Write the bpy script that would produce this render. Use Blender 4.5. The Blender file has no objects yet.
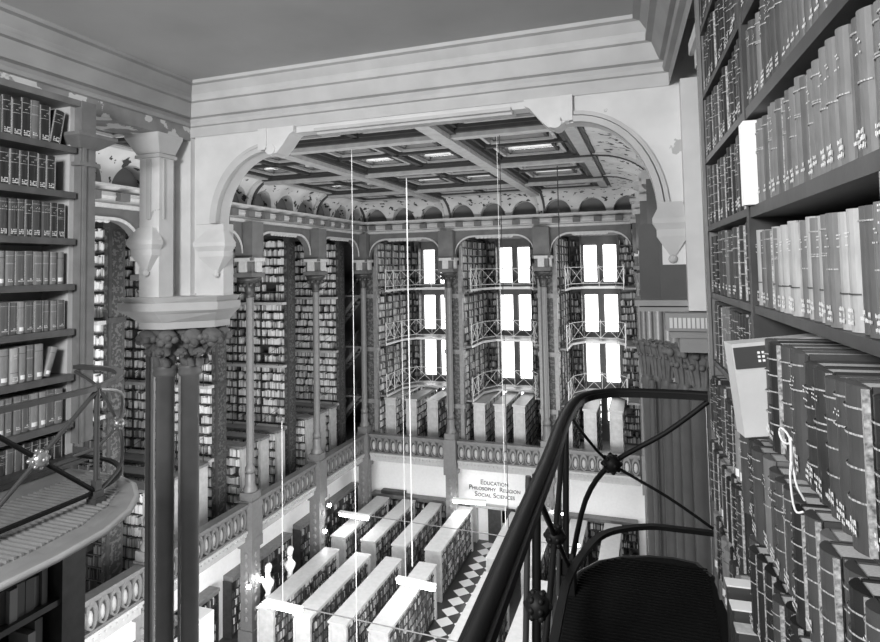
import bpy, math, random
from mathutils import Vector, Matrix
random.seed(7)
C = bpy.context.scene.collection
PI = math.pi
ZO = 14.6                                   # eye height above the ground floor; everything is lifted by this at the end

# ------------------------------------------------------------------ materials
def mat(name, g, rough=.6, metal=0., n=0., ns=8., bump=0., bs=40., dark=None, thr=.5, spot=None, st=.62, ss=3.):
    m = bpy.data.materials.new(name); m.use_nodes = True
    nt = m.node_tree; N = nt.nodes; L = nt.links
    b = N['Principled BSDF']; b.inputs['Roughness'].default_value = rough; b.inputs['Metallic'].default_value = metal
    b.inputs['Base Color'].default_value = (g, g, g, 1)
    tc = N.new('ShaderNodeTexCoord')
    if n or spot is not None:
        t = N.new('ShaderNodeTexNoise'); t.inputs['Scale'].default_value = ns; t.inputs['Detail'].default_value = 5
        L.new(tc.outputs['Object'], t.inputs['Vector'])
        r = N.new('ShaderNodeMapRange'); r.inputs[1].default_value = .3; r.inputs[2].default_value = .7
        r.inputs[3].default_value = g * (1 - n); r.inputs[4].default_value = min(1, g * (1 + n))
        L.new(t.outputs[0], r.inputs[0]); out = r.outputs[0]
        if spot is not None:
            t2 = N.new('ShaderNodeTexNoise'); t2.inputs['Scale'].default_value = ss; t2.inputs['Detail'].default_value = 6
            L.new(tc.outputs['Object'], t2.inputs['Vector'])
            r2 = N.new('ShaderNodeMapRange'); r2.inputs[1].default_value = st; r2.inputs[2].default_value = st + .015
            L.new(t2.outputs[0], r2.inputs[0])
            mx = N.new('ShaderNodeMix'); L.new(r2.outputs[0], mx.inputs[0]); L.new(out, mx.inputs[2]); mx.inputs[3].default_value = spot
            out = mx.outputs[0]
        L.new(out, b.inputs['Base Color'])
    if bump:
        t = N.new('ShaderNodeTexNoise'); t.inputs['Scale'].default_value = bs; t.inputs['Detail'].default_value = 4
        L.new(tc.outputs['Object'], t.inputs['Vector'])
        bp = N.new('ShaderNodeBump'); bp.inputs['Strength'].default_value = bump; bp.inputs['Distance'].default_value = .01
        L.new(t.outputs[0], bp.inputs['Height']); L.new(bp.outputs[0], b.inputs['Normal'])
    return m
def emit(name, g, s):
    m = mat(name, g); b = m.node_tree.nodes['Principled BSDF']
    b.inputs['Emission Color'].default_value = (1, 1, 1, 1); b.inputs['Emission Strength'].default_value = s
    return m
M = {}
M['plaster'] = mat('plaster', .76, .8, n=.10, ns=3, bump=.12, bs=14, spot=.50, st=.70, ss=5)
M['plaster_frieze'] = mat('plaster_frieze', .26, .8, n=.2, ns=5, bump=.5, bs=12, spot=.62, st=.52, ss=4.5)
M['ceiling_near'] = mat('ceiling_near', .46, .9, n=.08, ns=1.5)
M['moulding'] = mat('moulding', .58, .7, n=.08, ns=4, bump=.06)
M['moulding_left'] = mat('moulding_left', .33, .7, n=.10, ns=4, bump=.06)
M['stone_shaft'] = mat('stone_shaft', .17, .45, n=.10, ns=6)
M['foliage_stone'] = mat('foliage_stone', .17, .7, n=.2, ns=15, bump=.3)
M['hall_wall'] = mat('hall_wall', .12, .8, n=.15, ns=2)
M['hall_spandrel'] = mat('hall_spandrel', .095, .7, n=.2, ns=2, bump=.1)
M['hall_trim'] = mat('hall_trim', .38, .6, n=.1)
M['cove'] = mat('cove', .46, .8, n=.12, ns=1.2, spot=.035, st=.60, ss=3.6)
M['niche'] = mat('niche', .13, .9)
M['beam_dark'] = mat('beam_dark', .04, .6)
M['beam'] = mat('beam', .03, .6, n=.2, ns=5)
M['beam_light'] = mat('beam_light', .30, .6, n=.15, ns=4)
M['coffer'] = mat('coffer', .05, .8)
M['gilt_wear_glare'] = mat('gilt_wear_glare', .34, .5, n=.7, ns=30)
M['carved'] = mat('carved', .035, .6, spot=.10, st=.52, ss=9)
M['wood_dark'] = mat('wood_dark', .045, .45, n=.3, ns=6)
M['wood_post'] = mat('wood_post', .05, .45, n=.3, ns=6)
M['wood_mid'] = mat('wood_mid', .17, .4, n=.2, ns=7)
M['shelf_edge'] = mat('shelf_edge', .085, .5, n=.25, ns=9)
M['wood_near'] = mat('wood_near', .045, .45, n=.25, ns=12, bump=.05)
M['case_back'] = mat('case_back', .50, .7, n=.12, ns=6)
M['wood_light'] = mat('wood_light', .42, .38, n=.12, ns=6)
M['case_top'] = mat('case_top', .42, .4, n=.08, ns=5)
M['iron_col'] = mat('iron_col', .14, .4, n=.1)
M['iron_dark'] = mat('iron_dark', .035, .42, n=.15)
M['iron_black'] = mat('iron_black', .008, .55, .0)
M['iron_rail'] = mat('iron_rail', .07, .35, .2)
M['brass'] = mat('brass', .42, .28, .7)
M['white_paint'] = mat('white_paint', .80, .5)
M['wall_white'] = mat('wall_white', .85, .8, n=.03)
M['tile_w'] = mat('tile_w', .70, .3); M['tile_b'] = mat('tile_b', .03, .3)
M['floor_dark'] = mat('floor_dark', .06, .4, n=.2)
M['marble'] = mat('marble', .7, .4)
M['page'] = mat('page', .50, .9, n=.2, ns=60)
M['page_dark'] = mat('page_dark', .20, .9, n=.3, ns=40)
M['paper_white'] = mat('paper_white', .85, .8)
M['label_white'] = mat('label_white', .85, .7)
M['ink'] = mat('ink', .02, .6)
M['deck_iron'] = mat('deck_iron', .30, .4, .2, n=.1)
M['deck_black'] = mat('deck_black', .005, .8)
M['deck_black'].node_tree.nodes['Principled BSDF'].inputs['Specular IOR Level'].default_value = .15
M['iron_black'].node_tree.nodes['Principled BSDF'].inputs['Specular IOR Level'].default_value = .2
M['string'] = mat('string', .70, .8)
M['wire_white'] = mat('wire_white', .75, .5); M['wire_dark'] = mat('wire_dark', .01, .8)
M['tube'] = emit('tube', .9, 16); M['bulb'] = emit('bulb', .9, 30)
M['skylight'] = emit('skylight', .8, 2.6)
for k, g in enumerate((.02, .035, .06, .10, .16, .24, .36, .55)): M['cloth%d' % k] = mat('cloth%d' % k, g, .42, n=.15, ns=4, bump=.10, bs=70)
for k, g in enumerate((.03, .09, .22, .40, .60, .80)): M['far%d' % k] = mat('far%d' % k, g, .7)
gm = bpy.data.materials.new('clear_glass'); gm.use_nodes = True
_n = gm.node_tree.nodes; _l = gm.node_tree.links
for x in list(_n): _n.remove(x)
_o = _n.new('ShaderNodeOutputMaterial'); _t = _n.new('ShaderNodeBsdfTransparent'); _g = _n.new('ShaderNodeBsdfGlossy'); _m = _n.new('ShaderNodeMixShader')
_m.inputs[0].default_value = .06; _g.inputs['Roughness'].default_value = .05
_l.new(_t.outputs[0], _m.inputs[1]); _l.new(_g.outputs[0], _m.inputs[2]); _l.new(_m.outputs[0], _o.inputs[0])
M['glass'] = gm
M['bright_pane'] = emit('bright_pane', .8, 2.6)

# ------------------------------------------------------------------ mesh builder
class MB:
    def __init__(s, T=None): s.v = []; s.f = []; s.m = []; s.mi = 0; s.T = T; s.sm = []; s.smooth = False
    def add(s, vs, fs):
        o = len(s.v); s.v += [tuple(p) for p in vs]
        for f in fs: s.f.append([o + i for i in f]); s.m.append(s.mi); s.sm.append(s.smooth)
    def box(s, x0, x1, y0, y1, z0, z1):
        if x0 > x1: x0, x1 = x1, x0
        if y0 > y1: y0, y1 = y1, y0
        if z0 > z1: z0, z1 = z1, z0
        s.add([(x0,y0,z0),(x1,y0,z0),(x1,y1,z0),(x0,y1,z0),(x0,y0,z1),(x1,y0,z1),(x1,y1,z1),(x0,y1,z1)],
              [(0,3,2,1),(4,5,6,7),(0,1,5,4),(1,2,6,5),(2,3,7,6),(3,0,4,7)]); return s
    def prism(s, poly, z0, z1, poly1=None):            # plan polygon (ccw) lofted between two heights
        n = len(poly); q = poly1 or poly
        s.add([(x, y, z0) for x, y in poly] + [(x, y, z1) for x, y in q],
              [tuple(range(n))[::-1], tuple(range(n, 2*n))] + [(i, (i+1) % n, n + (i+1) % n, n + i) for i in range(n)]); return s
    def lathe(s, cx, cy, prof, n=14, sm=True):         # prof: (radius, z) bottom to top
        vs = [(cx + r*math.cos(2*PI*k/n), cy + r*math.sin(2*PI*k/n), z) for r, z in prof for k in range(n)]
        fs = [(j*n + k, j*n + (k+1) % n, (j+1)*n + (k+1) % n, (j+1)*n + k) for j in range(len(prof)-1) for k in range(n)]
        w = s.smooth; s.smooth = sm; s.add(vs, fs); s.smooth = w
        s.add([vs[k] for k in range(n)][::-1], [tuple(range(n))]); s.add(vs[-n:], [tuple(range(n))]); return s
    def tube(s, pts, r, n=8, flat=None):               # swept round bar through pts; flat=(w,h) gives a flat bar
        pts = [Vector(p) for p in pts]; rings = []
        for i, p in enumerate(pts):
            d = (pts[min(i+1, len(pts)-1)] - pts[max(i-1, 0)]).normalized()
            up = Vector((0, 0, 1)) if abs(d.z) < .95 else Vector((1, 0, 0))
            a = d.cross(up).normalized(); b = a.cross(d).normalized()
            if flat: rings.append([p + a*(x*flat[0]/2) + b*(z*flat[1]/2) for x, z in ((-1,-1),(1,-1),(1,1),(-1,1))])
            else: rings.append([p + a*(r*math.cos(2*PI*k/n)) + b*(r*math.sin(2*PI*k/n)) for k in range(n)])
        n = len(rings[0]); w = s.smooth; s.smooth = not flat
        s.add([q for R in rings for q in R], [(j*n+k, (j+1)*n+k, (j+1)*n+(k+1) % n, j*n+(k+1) % n) for j in range(len(rings)-1) for k in range(n)])
        s.smooth = w
        s.add(rings[0], [tuple(range(n))]); s.add(rings[-1], [tuple(range(n))[::-1]]); return s
    def ball(s, c, r, n=10, sc=(1, 1, 1), bumps=0.):
        m = n // 2 + 1; vs = []; rnd = random.Random(int(c[0]*1e4) ^ int(c[1]*1e4))
        for j in range(m + 1):
            t = PI * j / m
            for k in range(n):
                a = 2*PI*k/n; q = r * (1 + bumps * (rnd.random() - .5))
                vs.append((c[0] + q*sc[0]*math.sin(t)*math.cos(a), c[1] + q*sc[1]*math.sin(t)*math.sin(a), c[2] + q*sc[2]*math.cos(t)))
        w = s.smooth; s.smooth = True
        s.add(vs, [(j*n+k, (j+1)*n+k, (j+1)*n+(k+1) % n, j*n+(k+1) % n) for j in range(m) for k in range(n)]); s.smooth = w; return s
    def extr(s, prof, path):                           # profile (outward d, z) swept along plan path of (x,y,nx,ny)
        n = len(prof); vs = [(x + d*nx, y + d*ny, z) for x, y, nx, ny in path for d, z in prof]
        s.add(vs, [(j*n+k, (j+1)*n+k, (j+1)*n+k+1, j*n+k+1) for j in range(len(path)-1) for k in range(n-1)])
        s.add(vs[:n], [tuple(range(n))]); s.add(vs[-n:], [tuple(range(n))[::-1]]); return s
    def archwall(s, low, ztop, axis, a0, a1):          # low: (u, z) edge of an opening; wall from it up to ztop, a0..a1 thick
        P = (lambda u, a, z: (u, a, z)) if axis == 'x' else (lambda u, a, z: (a, u, z))
        for (u0, z0), (u1, z1) in zip(low, low[1:]):
            s.add([P(u0,a0,z0),P(u1,a0,z1),P(u1,a0,ztop),P(u0,a0,ztop),P(u0,a1,z0),P(u1,a1,z1),P(u1,a1,ztop),P(u0,a1,ztop)],
                  [(0,1,2,3),(5,4,7,6),(4,5,1,0),(3,2,6,7)])
        (u0, z0), (u1, z1) = low[0], low[-1]
        s.add([P(u0,a0,z0),P(u0,a0,ztop),P(u0,a1,ztop),P(u0,a1,z0)], [(0,1,2,3)]); s.add([P(u1,a0,z1),P(u1,a1,z1),P(u1,a1,ztop),P(u1,a0,ztop)], [(0,1,2,3)])
        return s
    def build(s, name, mats, parent=None, origin=None):
        if not isinstance(mats, (list, tuple)): mats = [mats]
        v = [tuple(s.T(*p)) for p in s.v] if s.T else s.v
        me = bpy.data.meshes.new(name)
        if parent is not None:
            o = Vector((0, 0, 0)); p = parent
            while p is not None: o = o + p.location; p = p.parent
        elif origin is not None: o = Vector(origin)
        else:
            xs, ys, zs = zip(*v); o = Vector(((min(xs)+max(xs))/2, (min(ys)+max(ys))/2, min(zs)))
        me.from_pydata([(a-o.x, b-o.y, c-o.z) for a, b, c in v], [], s.f)
        for k in mats: me.materials.append(M[k])
        me.polygons.foreach_set('material_index', s.m); me.polygons.foreach_set('use_smooth', s.sm)
        me.update()
        ob = bpy.data.objects.new(name, me); C.objects.link(ob)
        if parent is not None: ob.parent = parent
        else: ob.location = o
        return ob
def tag(o, label=None, cat=None, group=None, kind=None):
    if label: o['label'] = label
    if cat: o['category'] = cat
    if group: o['group'] = group
    if kind: o['kind'] = kind
    return o
def empty(name, loc, label=None, cat=None, group=None, kind=None):
    o = bpy.data.objects.new(name, None); C.objects.link(o); o.location = loc; o.empty_display_size = .1
    return tag(o, label, cat, group, kind)
def copy_tree(o, parent=None):
    c = o.copy(); C.objects.link(c); c.parent = parent
    for ch in o.children: copy_tree(ch, c)
    return c
def st(ob, label=None, cat=None): return tag(ob, label, cat, None, 'structure')
def bez(p0, p1, p2, n=8):
    p0, p1, p2 = Vector(p0), Vector(p1), Vector(p2)
    return [p0*(1-t)**2 + p1*2*t*(1-t) + p2*t*t for t in [i/n for i in range(n+1)]]
ORD = 'first second third fourth fifth sixth seventh eighth ninth tenth eleventh twelfth thirteenth fourteenth fifteenth sixteenth seventeenth eighteenth nineteenth twentieth twenty-first twenty-second twenty-third twenty-fourth twenty-fifth twenty-sixth twenty-seventh twenty-eighth twenty-ninth thirtieth'.split()

# ------------------------------------------------------------------ camera (lens shifted down, tiny roll, level horizon)
cx, cy = 440., 239.
VY = (648., 265.); VX = (-1280., 300.)
fpx = math.sqrt(-((VY[0]-cx)*(VX[0]-cx) + (VY[1]-cy)*(VX[1]-cy)))
ry = Vector((VY[0]-cx, -(VY[1]-cy), -fpx)).normalized(); rx = -Vector((VX[0]-cx, -(VX[1]-cy), -fpx)).normalized(); rz = rx.cross(ry)
cam = bpy.data.cameras.new('camera'); co = bpy.data.objects.new('camera', cam); C.objects.link(co)
co.matrix_world = Matrix((rx, ry, rz)).to_4x4()
cam.sensor_width = 36; cam.sensor_fit = 'HORIZONTAL'; cam.lens = fpx/880*36
cam.shift_y = -(321 - cy)/880; cam.clip_start = .05
bpy.context.scene.camera = co

FAR = MB()                                   # every far book, too many to list one by one
_r = random.Random(3)
def far_row(axis, a0, a1, face, depth, z, h, tones, density=.97, wmin=.035, wmax=.075):
    """books standing side by side from a0 to a1 along an axis; spines at `face`, going back by `depth` (signed)"""
    a = a0
    while a < a1 - .03:
        w = _r.uniform(wmin, wmax)
        if _r.random() > density: a += w * _r.uniform(1, 4); continue
        hh = h * _r.uniform(.68, .98); FAR.mi = _r.choice(tones); fo = face + math.copysign(_r.uniform(0, .04), depth)
        e = .004
        if axis == 'x': FAR.box(a + e, min(a + w, a1), fo, face + depth, z, z + hh)
        else: FAR.box(fo, face + depth, a + e, min(a + w, a1), z, z + hh)
        a += w

# ================================================================== THE HALL
BX = (-15., -10., -5., -.3)                  # column lines on the far side
LY = (10., 15., 20., 25., 30.)               # column lines on the left side
FL = -14.6                                   # ground floor
GF = -10.05                                  # floor of the first gallery storey

# floor
st(MB().box(-22, 6, 6, 37, FL-.2, FL).build('floor', 'floor_dark'))
fb = MB()
for j in range(0, 19):
    for i in range(-1, 3):
        x = -8.45 + i*.8; y = 16.8 + j*.8
        if not -9.2 < x < -6.8: continue
        fb.mi = 0; fb.add([(x-.39, y, FL+.012), (x, y-.39, FL+.012), (x+.39, y, FL+.012), (x, y+.39, FL+.012)], [(0, 1, 2, 3)])
fb.mi = 1; fb.box(-9.3, -6.8, 16.6, 31.5, FL, FL+.008)
st(fb.build('floor', ['tile_w', 'tile_b']))

# ---- outer walls
wb = MB()
wx = []                                      # windows: pairs in each bay, four tiers
for c in (-12.75, -7.7, -2.65): wx += [(c-.98, c-.13), (c+.13, c+.98)]
wz = [(-9.0, -7.25), (-6.8, -4.45), (-3.9, -1.6), (-1.0, 1.3)]
YB = 36.
xs = sorted([-22, 6] + [x for p in wx for x in p]); zs = sorted([GF-.3, 6] + [z for p in wz for z in p])
for x0, x1 in zip(xs, xs[1:]):
    for z0, z1 in zip(zs, zs[1:]):
        if (x0, x1) in wx and (z0, z1) in wz: continue
        wb.box(x0, x1, YB, YB+.5, z0, z1)
st(wb.build('wall_far', 'hall_wall'))
k = 0
for (x0, x1) in wx:
    for (z0, z1) in wz:
        k += 1
        f = MB().box(x0, x0+.06, YB+.12, YB+.2, z0, z1).box(x1-.06, x1, YB+.12, YB+.2, z0, z1).box(x0, x1, YB+.12, YB+.2, z1-.08, z1).box(x0, x1, YB+.12, YB+.2, z0, z0+.08)
        w = st(f.build('window_%d' % k, 'wood_mid'))
        MB().box(x0+.05, x1-.05, YB+.15, YB+.165, z0+.07, z1-.07).build('pane', 'bright_pane', w)
st(MB().box(-22.4, -22, 6, 36.5, GF-.3, 6).build('wall_left', 'hall_wall'))
st(MB().box(-17.0, -16.6, 6, 32, FL, GF-.3).build('wall_left', 'wall_white'))
gw = MB().box(-16.6, -9.25, 31.6, 31.9, FL, GF-.3).box(-9.25, -7.6, 31.6, 31.9, -12.7, GF-.3).box(-7.6, 6, 31.6, 31.9, FL, GF-.3)
st(gw.build('wall_far', 'wall_white'))
# gallery storey floors
st(MB().box(-22, -15.25, 6, 36, GF-.3, GF).build('floor', 'wood_mid'))
st(MB().box(-15.25, 6, 30.25, 36, GF-.3, GF).build('floor', 'wood_mid'))
# alcove ceilings and upper walls behind the cornice
st(MB().box(-22, -15.3, 6, 36, 1.75, 2.0).build('ceiling', 'niche'))
st(MB().box(-15.3, 6, 30.3, 36, 1.75, 2.0).build('ceiling', 'hall_wall'))

# ---- arcades
def arch_low(u0, u1, zs_=.75, zt=1.62, r=1.0):
    p = [(u0, zs_)]
    for i in range(1, 9):
        a = PI/2*i/8; p.append((u0 + r*(1-math.cos(a))*.98, zs_ + (zt-zs_)*math.sin(a)))
    q = [(u1-(u-u0), z) for u, z in p][::-1]
    return p + q
spd = [('y', -15.35, -15.05, [(a+.42, b-.42) for a, b in zip(LY, LY[1:])]), ('x', 30.05, 30.35, [(a+.42, b-.42) for a, b in zip(BX, BX[1:])])]
for ax, a0, a1, bays in spd:
    for u0, u1 in bays:
        low = arch_low(u0, u1)
        s_ = st(MB().archwall(low, 2.05, 'y' if ax == 'y' else 'x', a0, a1).build('trim_1', 'hall_spandrel'))
        rim = MB()
        ins = a1 if ax == 'y' else a0
        for (p0, q0), (p1, q1) in zip(low, low[1:]):
            sg = .06 if ax == 'y' else -.06
            if ax == 'y': rim.add([(ins, p0, q0), (ins+sg, p0, q0), (ins+sg, p1, q1), (ins, p1, q1), (ins, p0, q0+.09), (ins+sg, p0, q0+.09), (ins+sg, p1, q1+.09), (ins, p1, q1+.09)], [(0,1,2,3),(4,5,6,7),(1,5,6,2)])
            else: rim.add([(p0, ins, q0), (p0, ins+sg, q0), (p1, ins+sg, q1), (p1, ins, q1), (p0, ins, q0+.09), (p0, ins+sg, q0+.09), (p1, ins+sg, q1+.09), (p1, ins, q1+.09)], [(0,1,2,3),(4,5,6,7),(1,5,6,2)])
        rim.build('arch_rim', 'hall_trim', s_)
        sc = MB()                             # small cusps along the flat of each arch
        for i in range(9):
            u = u0 + 1.1 + (u1-u0-2.2)*(i+.5)/9
            if ax == 'y': sc.ball((a1-.02, u, 1.60), .10, 8, (.5, 1.4, .7))
            else: sc.ball((u, a0+.02, 1.60), .10, 8, (1.4, .5, .7))
        sc.build('cusps', 'hall_trim', s_)
# cornice of the hall
corn = [(0, 1.98), (.10, 2.0), (.12, 2.10), (.04, 2.14), (.06, 2.20), (.28, 2.22), (.34, 2.30), (.30, 2.42), (.14, 2.45), (.36, 2.52), (.42, 2.56), (.42, 2.64), (0, 2.66)]
st(MB().extr(corn, [(-15.05, 6, 1, 0), (-15.05, 30.05, 1, -1), (-.3, 30.05, 1, -1), (-.3, 30.05, 0, -1)][:2] + [(-.35, 30.05, 0, -1)]).build('trim_2', 'hall_trim'))
mod = MB()
for i in range(24): mod.box(-14.75, -14.55, 6.4+i, 6.75+i, 2.16, 2.40)
for i in range(14): mod.box(-14.4+i, -14.05+i, 29.55, 29.75, 2.16, 2.40)
st(mod.build('trim_3', 'hall_spandrel'))

# columns
DX = {True: 'left side', False: 'far side'}
def column(x, y, label, base=GF, cap=0., pier=True, group='slender columns around the hall', low=False):
    t = empty('hall_column', (x, y, FL), label, 'column', group)
    MB().box(x-.33, x+.33, y-.33, y+.33, FL, FL+.9).box(x-.26, x+.26, y-.26, y+.26, FL+.9, GF-.25).box(x-.34, x+.34, y-.34, y+.34, GF-.6, GF-.2).build('lower_pier', 'iron_col', t)
    pn = MB()
    for q in range(9):
        z = FL + 1.3 + q*.34
        for sx, sy in ((.0, -.27), (.27, .0)): pn.ball((x+sx, y+sy, z), .10, 8, (.3 if sx else 1, .3 if sy else 1, 1.2))
    pn.build('panel_ornament', 'foliage_stone', t)
    MB().box(x-.33, x+.33, y-.33, y+.33, GF-.2, GF+1.2).box(x-.28, x+.28, y-.28, y+.28, GF+1.2, GF+1.5).lathe(x, y, [(.26, GF+1.5), (.28, GF+1.6), (.2, GF+1.75), (.2, GF+2.2)]).build('base', 'iron_col', t)
    MB().lathe(x, y, [(.15, GF+2.2), (.20, GF+2.3), (.20, GF+2.4), (.145, GF+2.5), (.14, -1.0)], 12).box(x-.03, x+.03, y-.17, y-.13, GF+2.6, -1.).box(x+.13, x+.17, y-.03, y+.03, GF+2.6, -1.).build('shaft', 'iron_col', t)
    c = MB().lathe(x, y, [(.14, -1.0), (.2, -.95), (.17, -.88), (.22, -.6), (.42, -.35), (.46, -.3), (.46, -.22), (.3, -.2)], 10)
    for a in range(8):
        c.ball((x+.33*math.cos(a*PI/4), y+.33*math.sin(a*PI/4), -.5), .10, 8, bumps=.3)
    c.build('capital', 'iron_dark', t)
    MB().box(x-.42, x+.42, y-.42, y+.42, -.2, -.02).box(x-.34, x+.34, y-.34, y+.34, -.02, .45).box(x-.45, x+.45, y-.45, y+.45, .45, .60).box(x-.40, x+.40, y-.36, y+.36, .60, 2.0).build('impost', 'hall_spandrel', t)
    MB().box(x-.16, x+.16, y-.47, y-.36, 0.0, .45).box(x+.36, x+.47, y-.16, y+.16, 0.0, .45).box(x+.3, x+.5, y-.34, y+.34, .42, .56).box(x-.34, x+.34, y-.5, y-.3, .42, .56).build('corbel_blocks', 'hall_trim', t)
    return t
place = {15.: 'nearest the big plaster pier', 20.: 'second beyond the big plaster pier', 25.: 'third beyond the big plaster pier, next before the corner', 30.: 'in the corner where balustrades meet', 10.: 'hidden behind the near bookcase end'}
for y in LY[1:]: column(-15., y, 'slender iron column of the side arcade, %s' % place[y])
column(-10., 30., 'slender iron column of the far arcade between window bays, first from corner')
column(-5., 30., 'slender iron column of the far arcade between window bays, second from corner')
for i, (x, y) in enumerate(((-.25, 30.), (.0, 25.), (.22, 20.), (.42, 15.), (.6, 10.))):
    c_ = column(x, y, 'column of the arcade beside the near book wall, %s in line from the far wall' % ORD[i], group='columns in line beside the near book wall')
    for dx, dy in ((-.22, -.16), (.2, -.2), (-.02, -.3)): MB().lathe(x+dx, y+dy, [(.13, GF), (.11, GF+.3), (.11, -1.), (.17, -.9), (.13, -.8), (.22, -.45), (.22, -.3)], 12).build('side_shaft', 'iron_col', c_)
# entablature of that side, seen nearly end-on
rc = MB()
for i in range(5):
    x, y = ((-.25, 30.), (.0, 25.), (.22, 20.), (.42, 15.), (.6, 10.))[i]
    rc.box(x-.5, x+.6, y-.5, y+.5, 2.0, 2.2).box(x-.4, x+.6, y-.4, y+.4, 2.2, 2.9).box(x-.6, x+.6, y-.5, y+.5, 2.5, 2.62)
st(rc.build('trim_4', 'hall_trim'))
st(MB().extr([(0, .9), (.06, .95), (.05, 2.0), (.2, 2.1), (.2, 2.2), (.05, 2.25), (.3, 2.4), (.35, 2.5), (0, 2.55)], [(-.15, 30, -1, 0), (.75, 6, -1, 0)]).build('trim_5', 'hall_spandrel'))

# balustrades
def balustrade(ax, u0, u1, a, sg, label):
    """ax 'y': runs along y at x=a with the hall on +x; ax 'x': along x at y=a with the hall on -y"""
    def B(mb, ua, ub, d0, d1, z0, z1):
        if ax == 'y': mb.box(a+d0, a+d1, ua, ub, z0, z1)
        else: mb.box(ua, ub, a-d1, a-d0, z0, z1)
    t = empty('balustrade', ((a, (u0+u1)/2, GF) if ax == 'y' else ((u0+u1)/2, a, GF)), label, 'balustrade', 'balustrades of the first gallery')
    m = MB(); B(m, u0, u1, -.12, .26, -8.98, -8.90); B(m, u0, u1, -.05, .20, -9.06, -8.98); m.build('top_rail', 'iron_col', t)
    m = MB(); B(m, u0, u1, -.02, .06, -9.95, -9.05); m.build('backing', 'wood_dark', t)
    m = MB(); n = max(1, round((u1-u0)/.385)); w = (u1-u0)/n
    for i in range(n):
        c = u0 + (i+.5)*w; P = (lambda s_, d, z: (a+d, s_, z)) if ax == 'y' else (lambda s_, d, z: (s_, a-d, z))
        K = 14; ro = [(c + .19*math.cos(2*PI*k/K), -9.46 + .40*math.sin(2*PI*k/K)) for k in range(K)]; ri = [(c + .135*math.cos(2*PI*k/K), -9.50 + .30*math.sin(2*PI*k/K)) for k in range(K)]
        m.mi = 0
        m.add([P(u, .06, z) for u, z in ro] + [P(u, .16, z) for u, z in ro] + [P(u, .16, z) for u, z in ri] + [P(u, .06, z) for u, z in ri],
              [(k+j*K, (k+1) % K + j*K, (k+1) % K + (j+1)*K, k+(j+1)*K) for k in range(K) for j in range(3)])
        m.mi = 1; q = P(c, .06, -9.55); m.ball(q, .115, 8, ((.5, 1, 2.0) if ax == 'y' else (1, .5, 2.0)))
    m.mi = 0; B(m, u0, u1, .04, .14, -9.12, -9.06); B(m, u0, u1, .04, .16, -9.92, -9.86)
    m.build('oval_panel', ['iron_col', 'hall_trim'], t)
    m = MB(); B(m, u0, u1, -.1, .22, -10.02, -9.92); B(m, u0, u1, -.1, .14, -10.12, -10.02)
    n = int((u1-u0)/.19)
    for i in range(n): c = u0 + (i+.5)*(u1-u0)/n; B(m, c-.055, c+.055, .14, .20, -10.12, -10.03)
    B(m, u0, u1, -.2, .10, -10.35, -10.12); m.build('dentil_base', 'hall_trim', t)
nm = ['nearest stretch beside the big pier', 'second stretch beyond the big pier', 'third stretch ahead of the corner', 'stretch running into the far corner']
for i, (y0, y1) in enumerate(zip(LY, LY[1:])): balustrade('y', y0+.36, y1-.36, -15.05, 1, 'iron balustrade of upright ovals on the side gallery, ' + nm[i])
nm = ['stretch next to the corner', 'middle stretch', 'stretch behind the near black railing']
for i, (x0, x1) in enumerate(zip(BX, BX[1:])): balustrade('x', x0+.36, x1-.36, 30.05, 1, 'iron balustrade of upright ovals on the far gallery, ' + nm[i])

# ---- coved ceiling with lunettes
CZ0, CZ1 = 2.62, 3.72
def cove(ax, u0, u1, base, sg, inset, name, bay0, nl=3, bay=5.):
    P = (lambda u, d, h: (base + sg*d, u, CZ0+(CZ1-CZ0)*h)) if ax == 'y' else (lambda u, d, h: (u, base + sg*d, CZ0+(CZ1-CZ0)*h))
    mb = MB(); W_ = bay/nl; w = .40; K = 26; NZ = 14
    def D(h): return inset*(1-math.sqrt(max(0, 1-h*h))) + .02
    nc = round((u1-u0)/W_)
    for c in range(nc):
        cu = u0 + (c+.5)*(u1-u0)/nc; WW = (u1-u0)/nc; cols = []
        for i in range(K+1):
            k = -w*math.cos(PI*i/K) ; h0 = .66*(max(0, 1-(abs(k)/w)**2.2))**.55; cols.append((k, h0))
        cols = [(-.5, 0)] + cols + [(.5, 0)]
        def pt(k, h0, j):
            h = h0 + (1-h0)*j/NZ; f = min(1, max(0, (abs(k)-.12)/.3)); d = D(h)
            d = d*(1 - (1-f)*.55*max(0, 1-h)**.5)      # groins: the vault hollows over each lunette
            return P(cu+k*WW, d, h)
        for (ka, ha), (kb, hb) in zip(cols, cols[1:]):
            mb.mi = 0; mb.smooth = True
            A = [pt(ka, ha, j) for j in range(NZ+1)]; B = [pt(kb, hb, j) for j in range(NZ+1)]
            mb.add(A+B, [(j, NZ+1+j, NZ+2+j, j+1) for j in range(NZ)])
            mb.smooth = False
            if ha or hb: mb.add([A[0], B[0], P(cu+kb*WW, -.3, hb), P(cu+ka*WW, -.3, ha)], [(0, 1, 2, 3)])
    mb.mi = 1; a, b_, c_, d_ = P(u0, -.3, 0), P(u1, -.3, 0), P(u1, -.3, 1), P(u0, -.3, 1); mb.add([a, b_, c_, d_], [(0, 1, 2, 3)])
    st(mb.build('ceiling', ['cove', 'niche']))
    def P(u, d, z): return (base + sg*d, u, z) if ax == 'y' else (u, base + sg*d, z)
    k = 0; u = bay0
    while u <= u1 + .01:
        if u >= u0 - .01:
            for off in (-.18, .18):
                pts = []
                for j in range(13):
                    h = j/12; pts.append(P(u+off, inset*(1-math.sqrt(max(0, 1-h*h))) + .05, CZ0 + (CZ1-CZ0)*h))
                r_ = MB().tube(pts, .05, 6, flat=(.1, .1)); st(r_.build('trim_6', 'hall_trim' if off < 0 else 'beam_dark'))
        u += bay
cove('y', 5, 30, -15.05, 1, 1.1, 'l', 5.)
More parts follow.
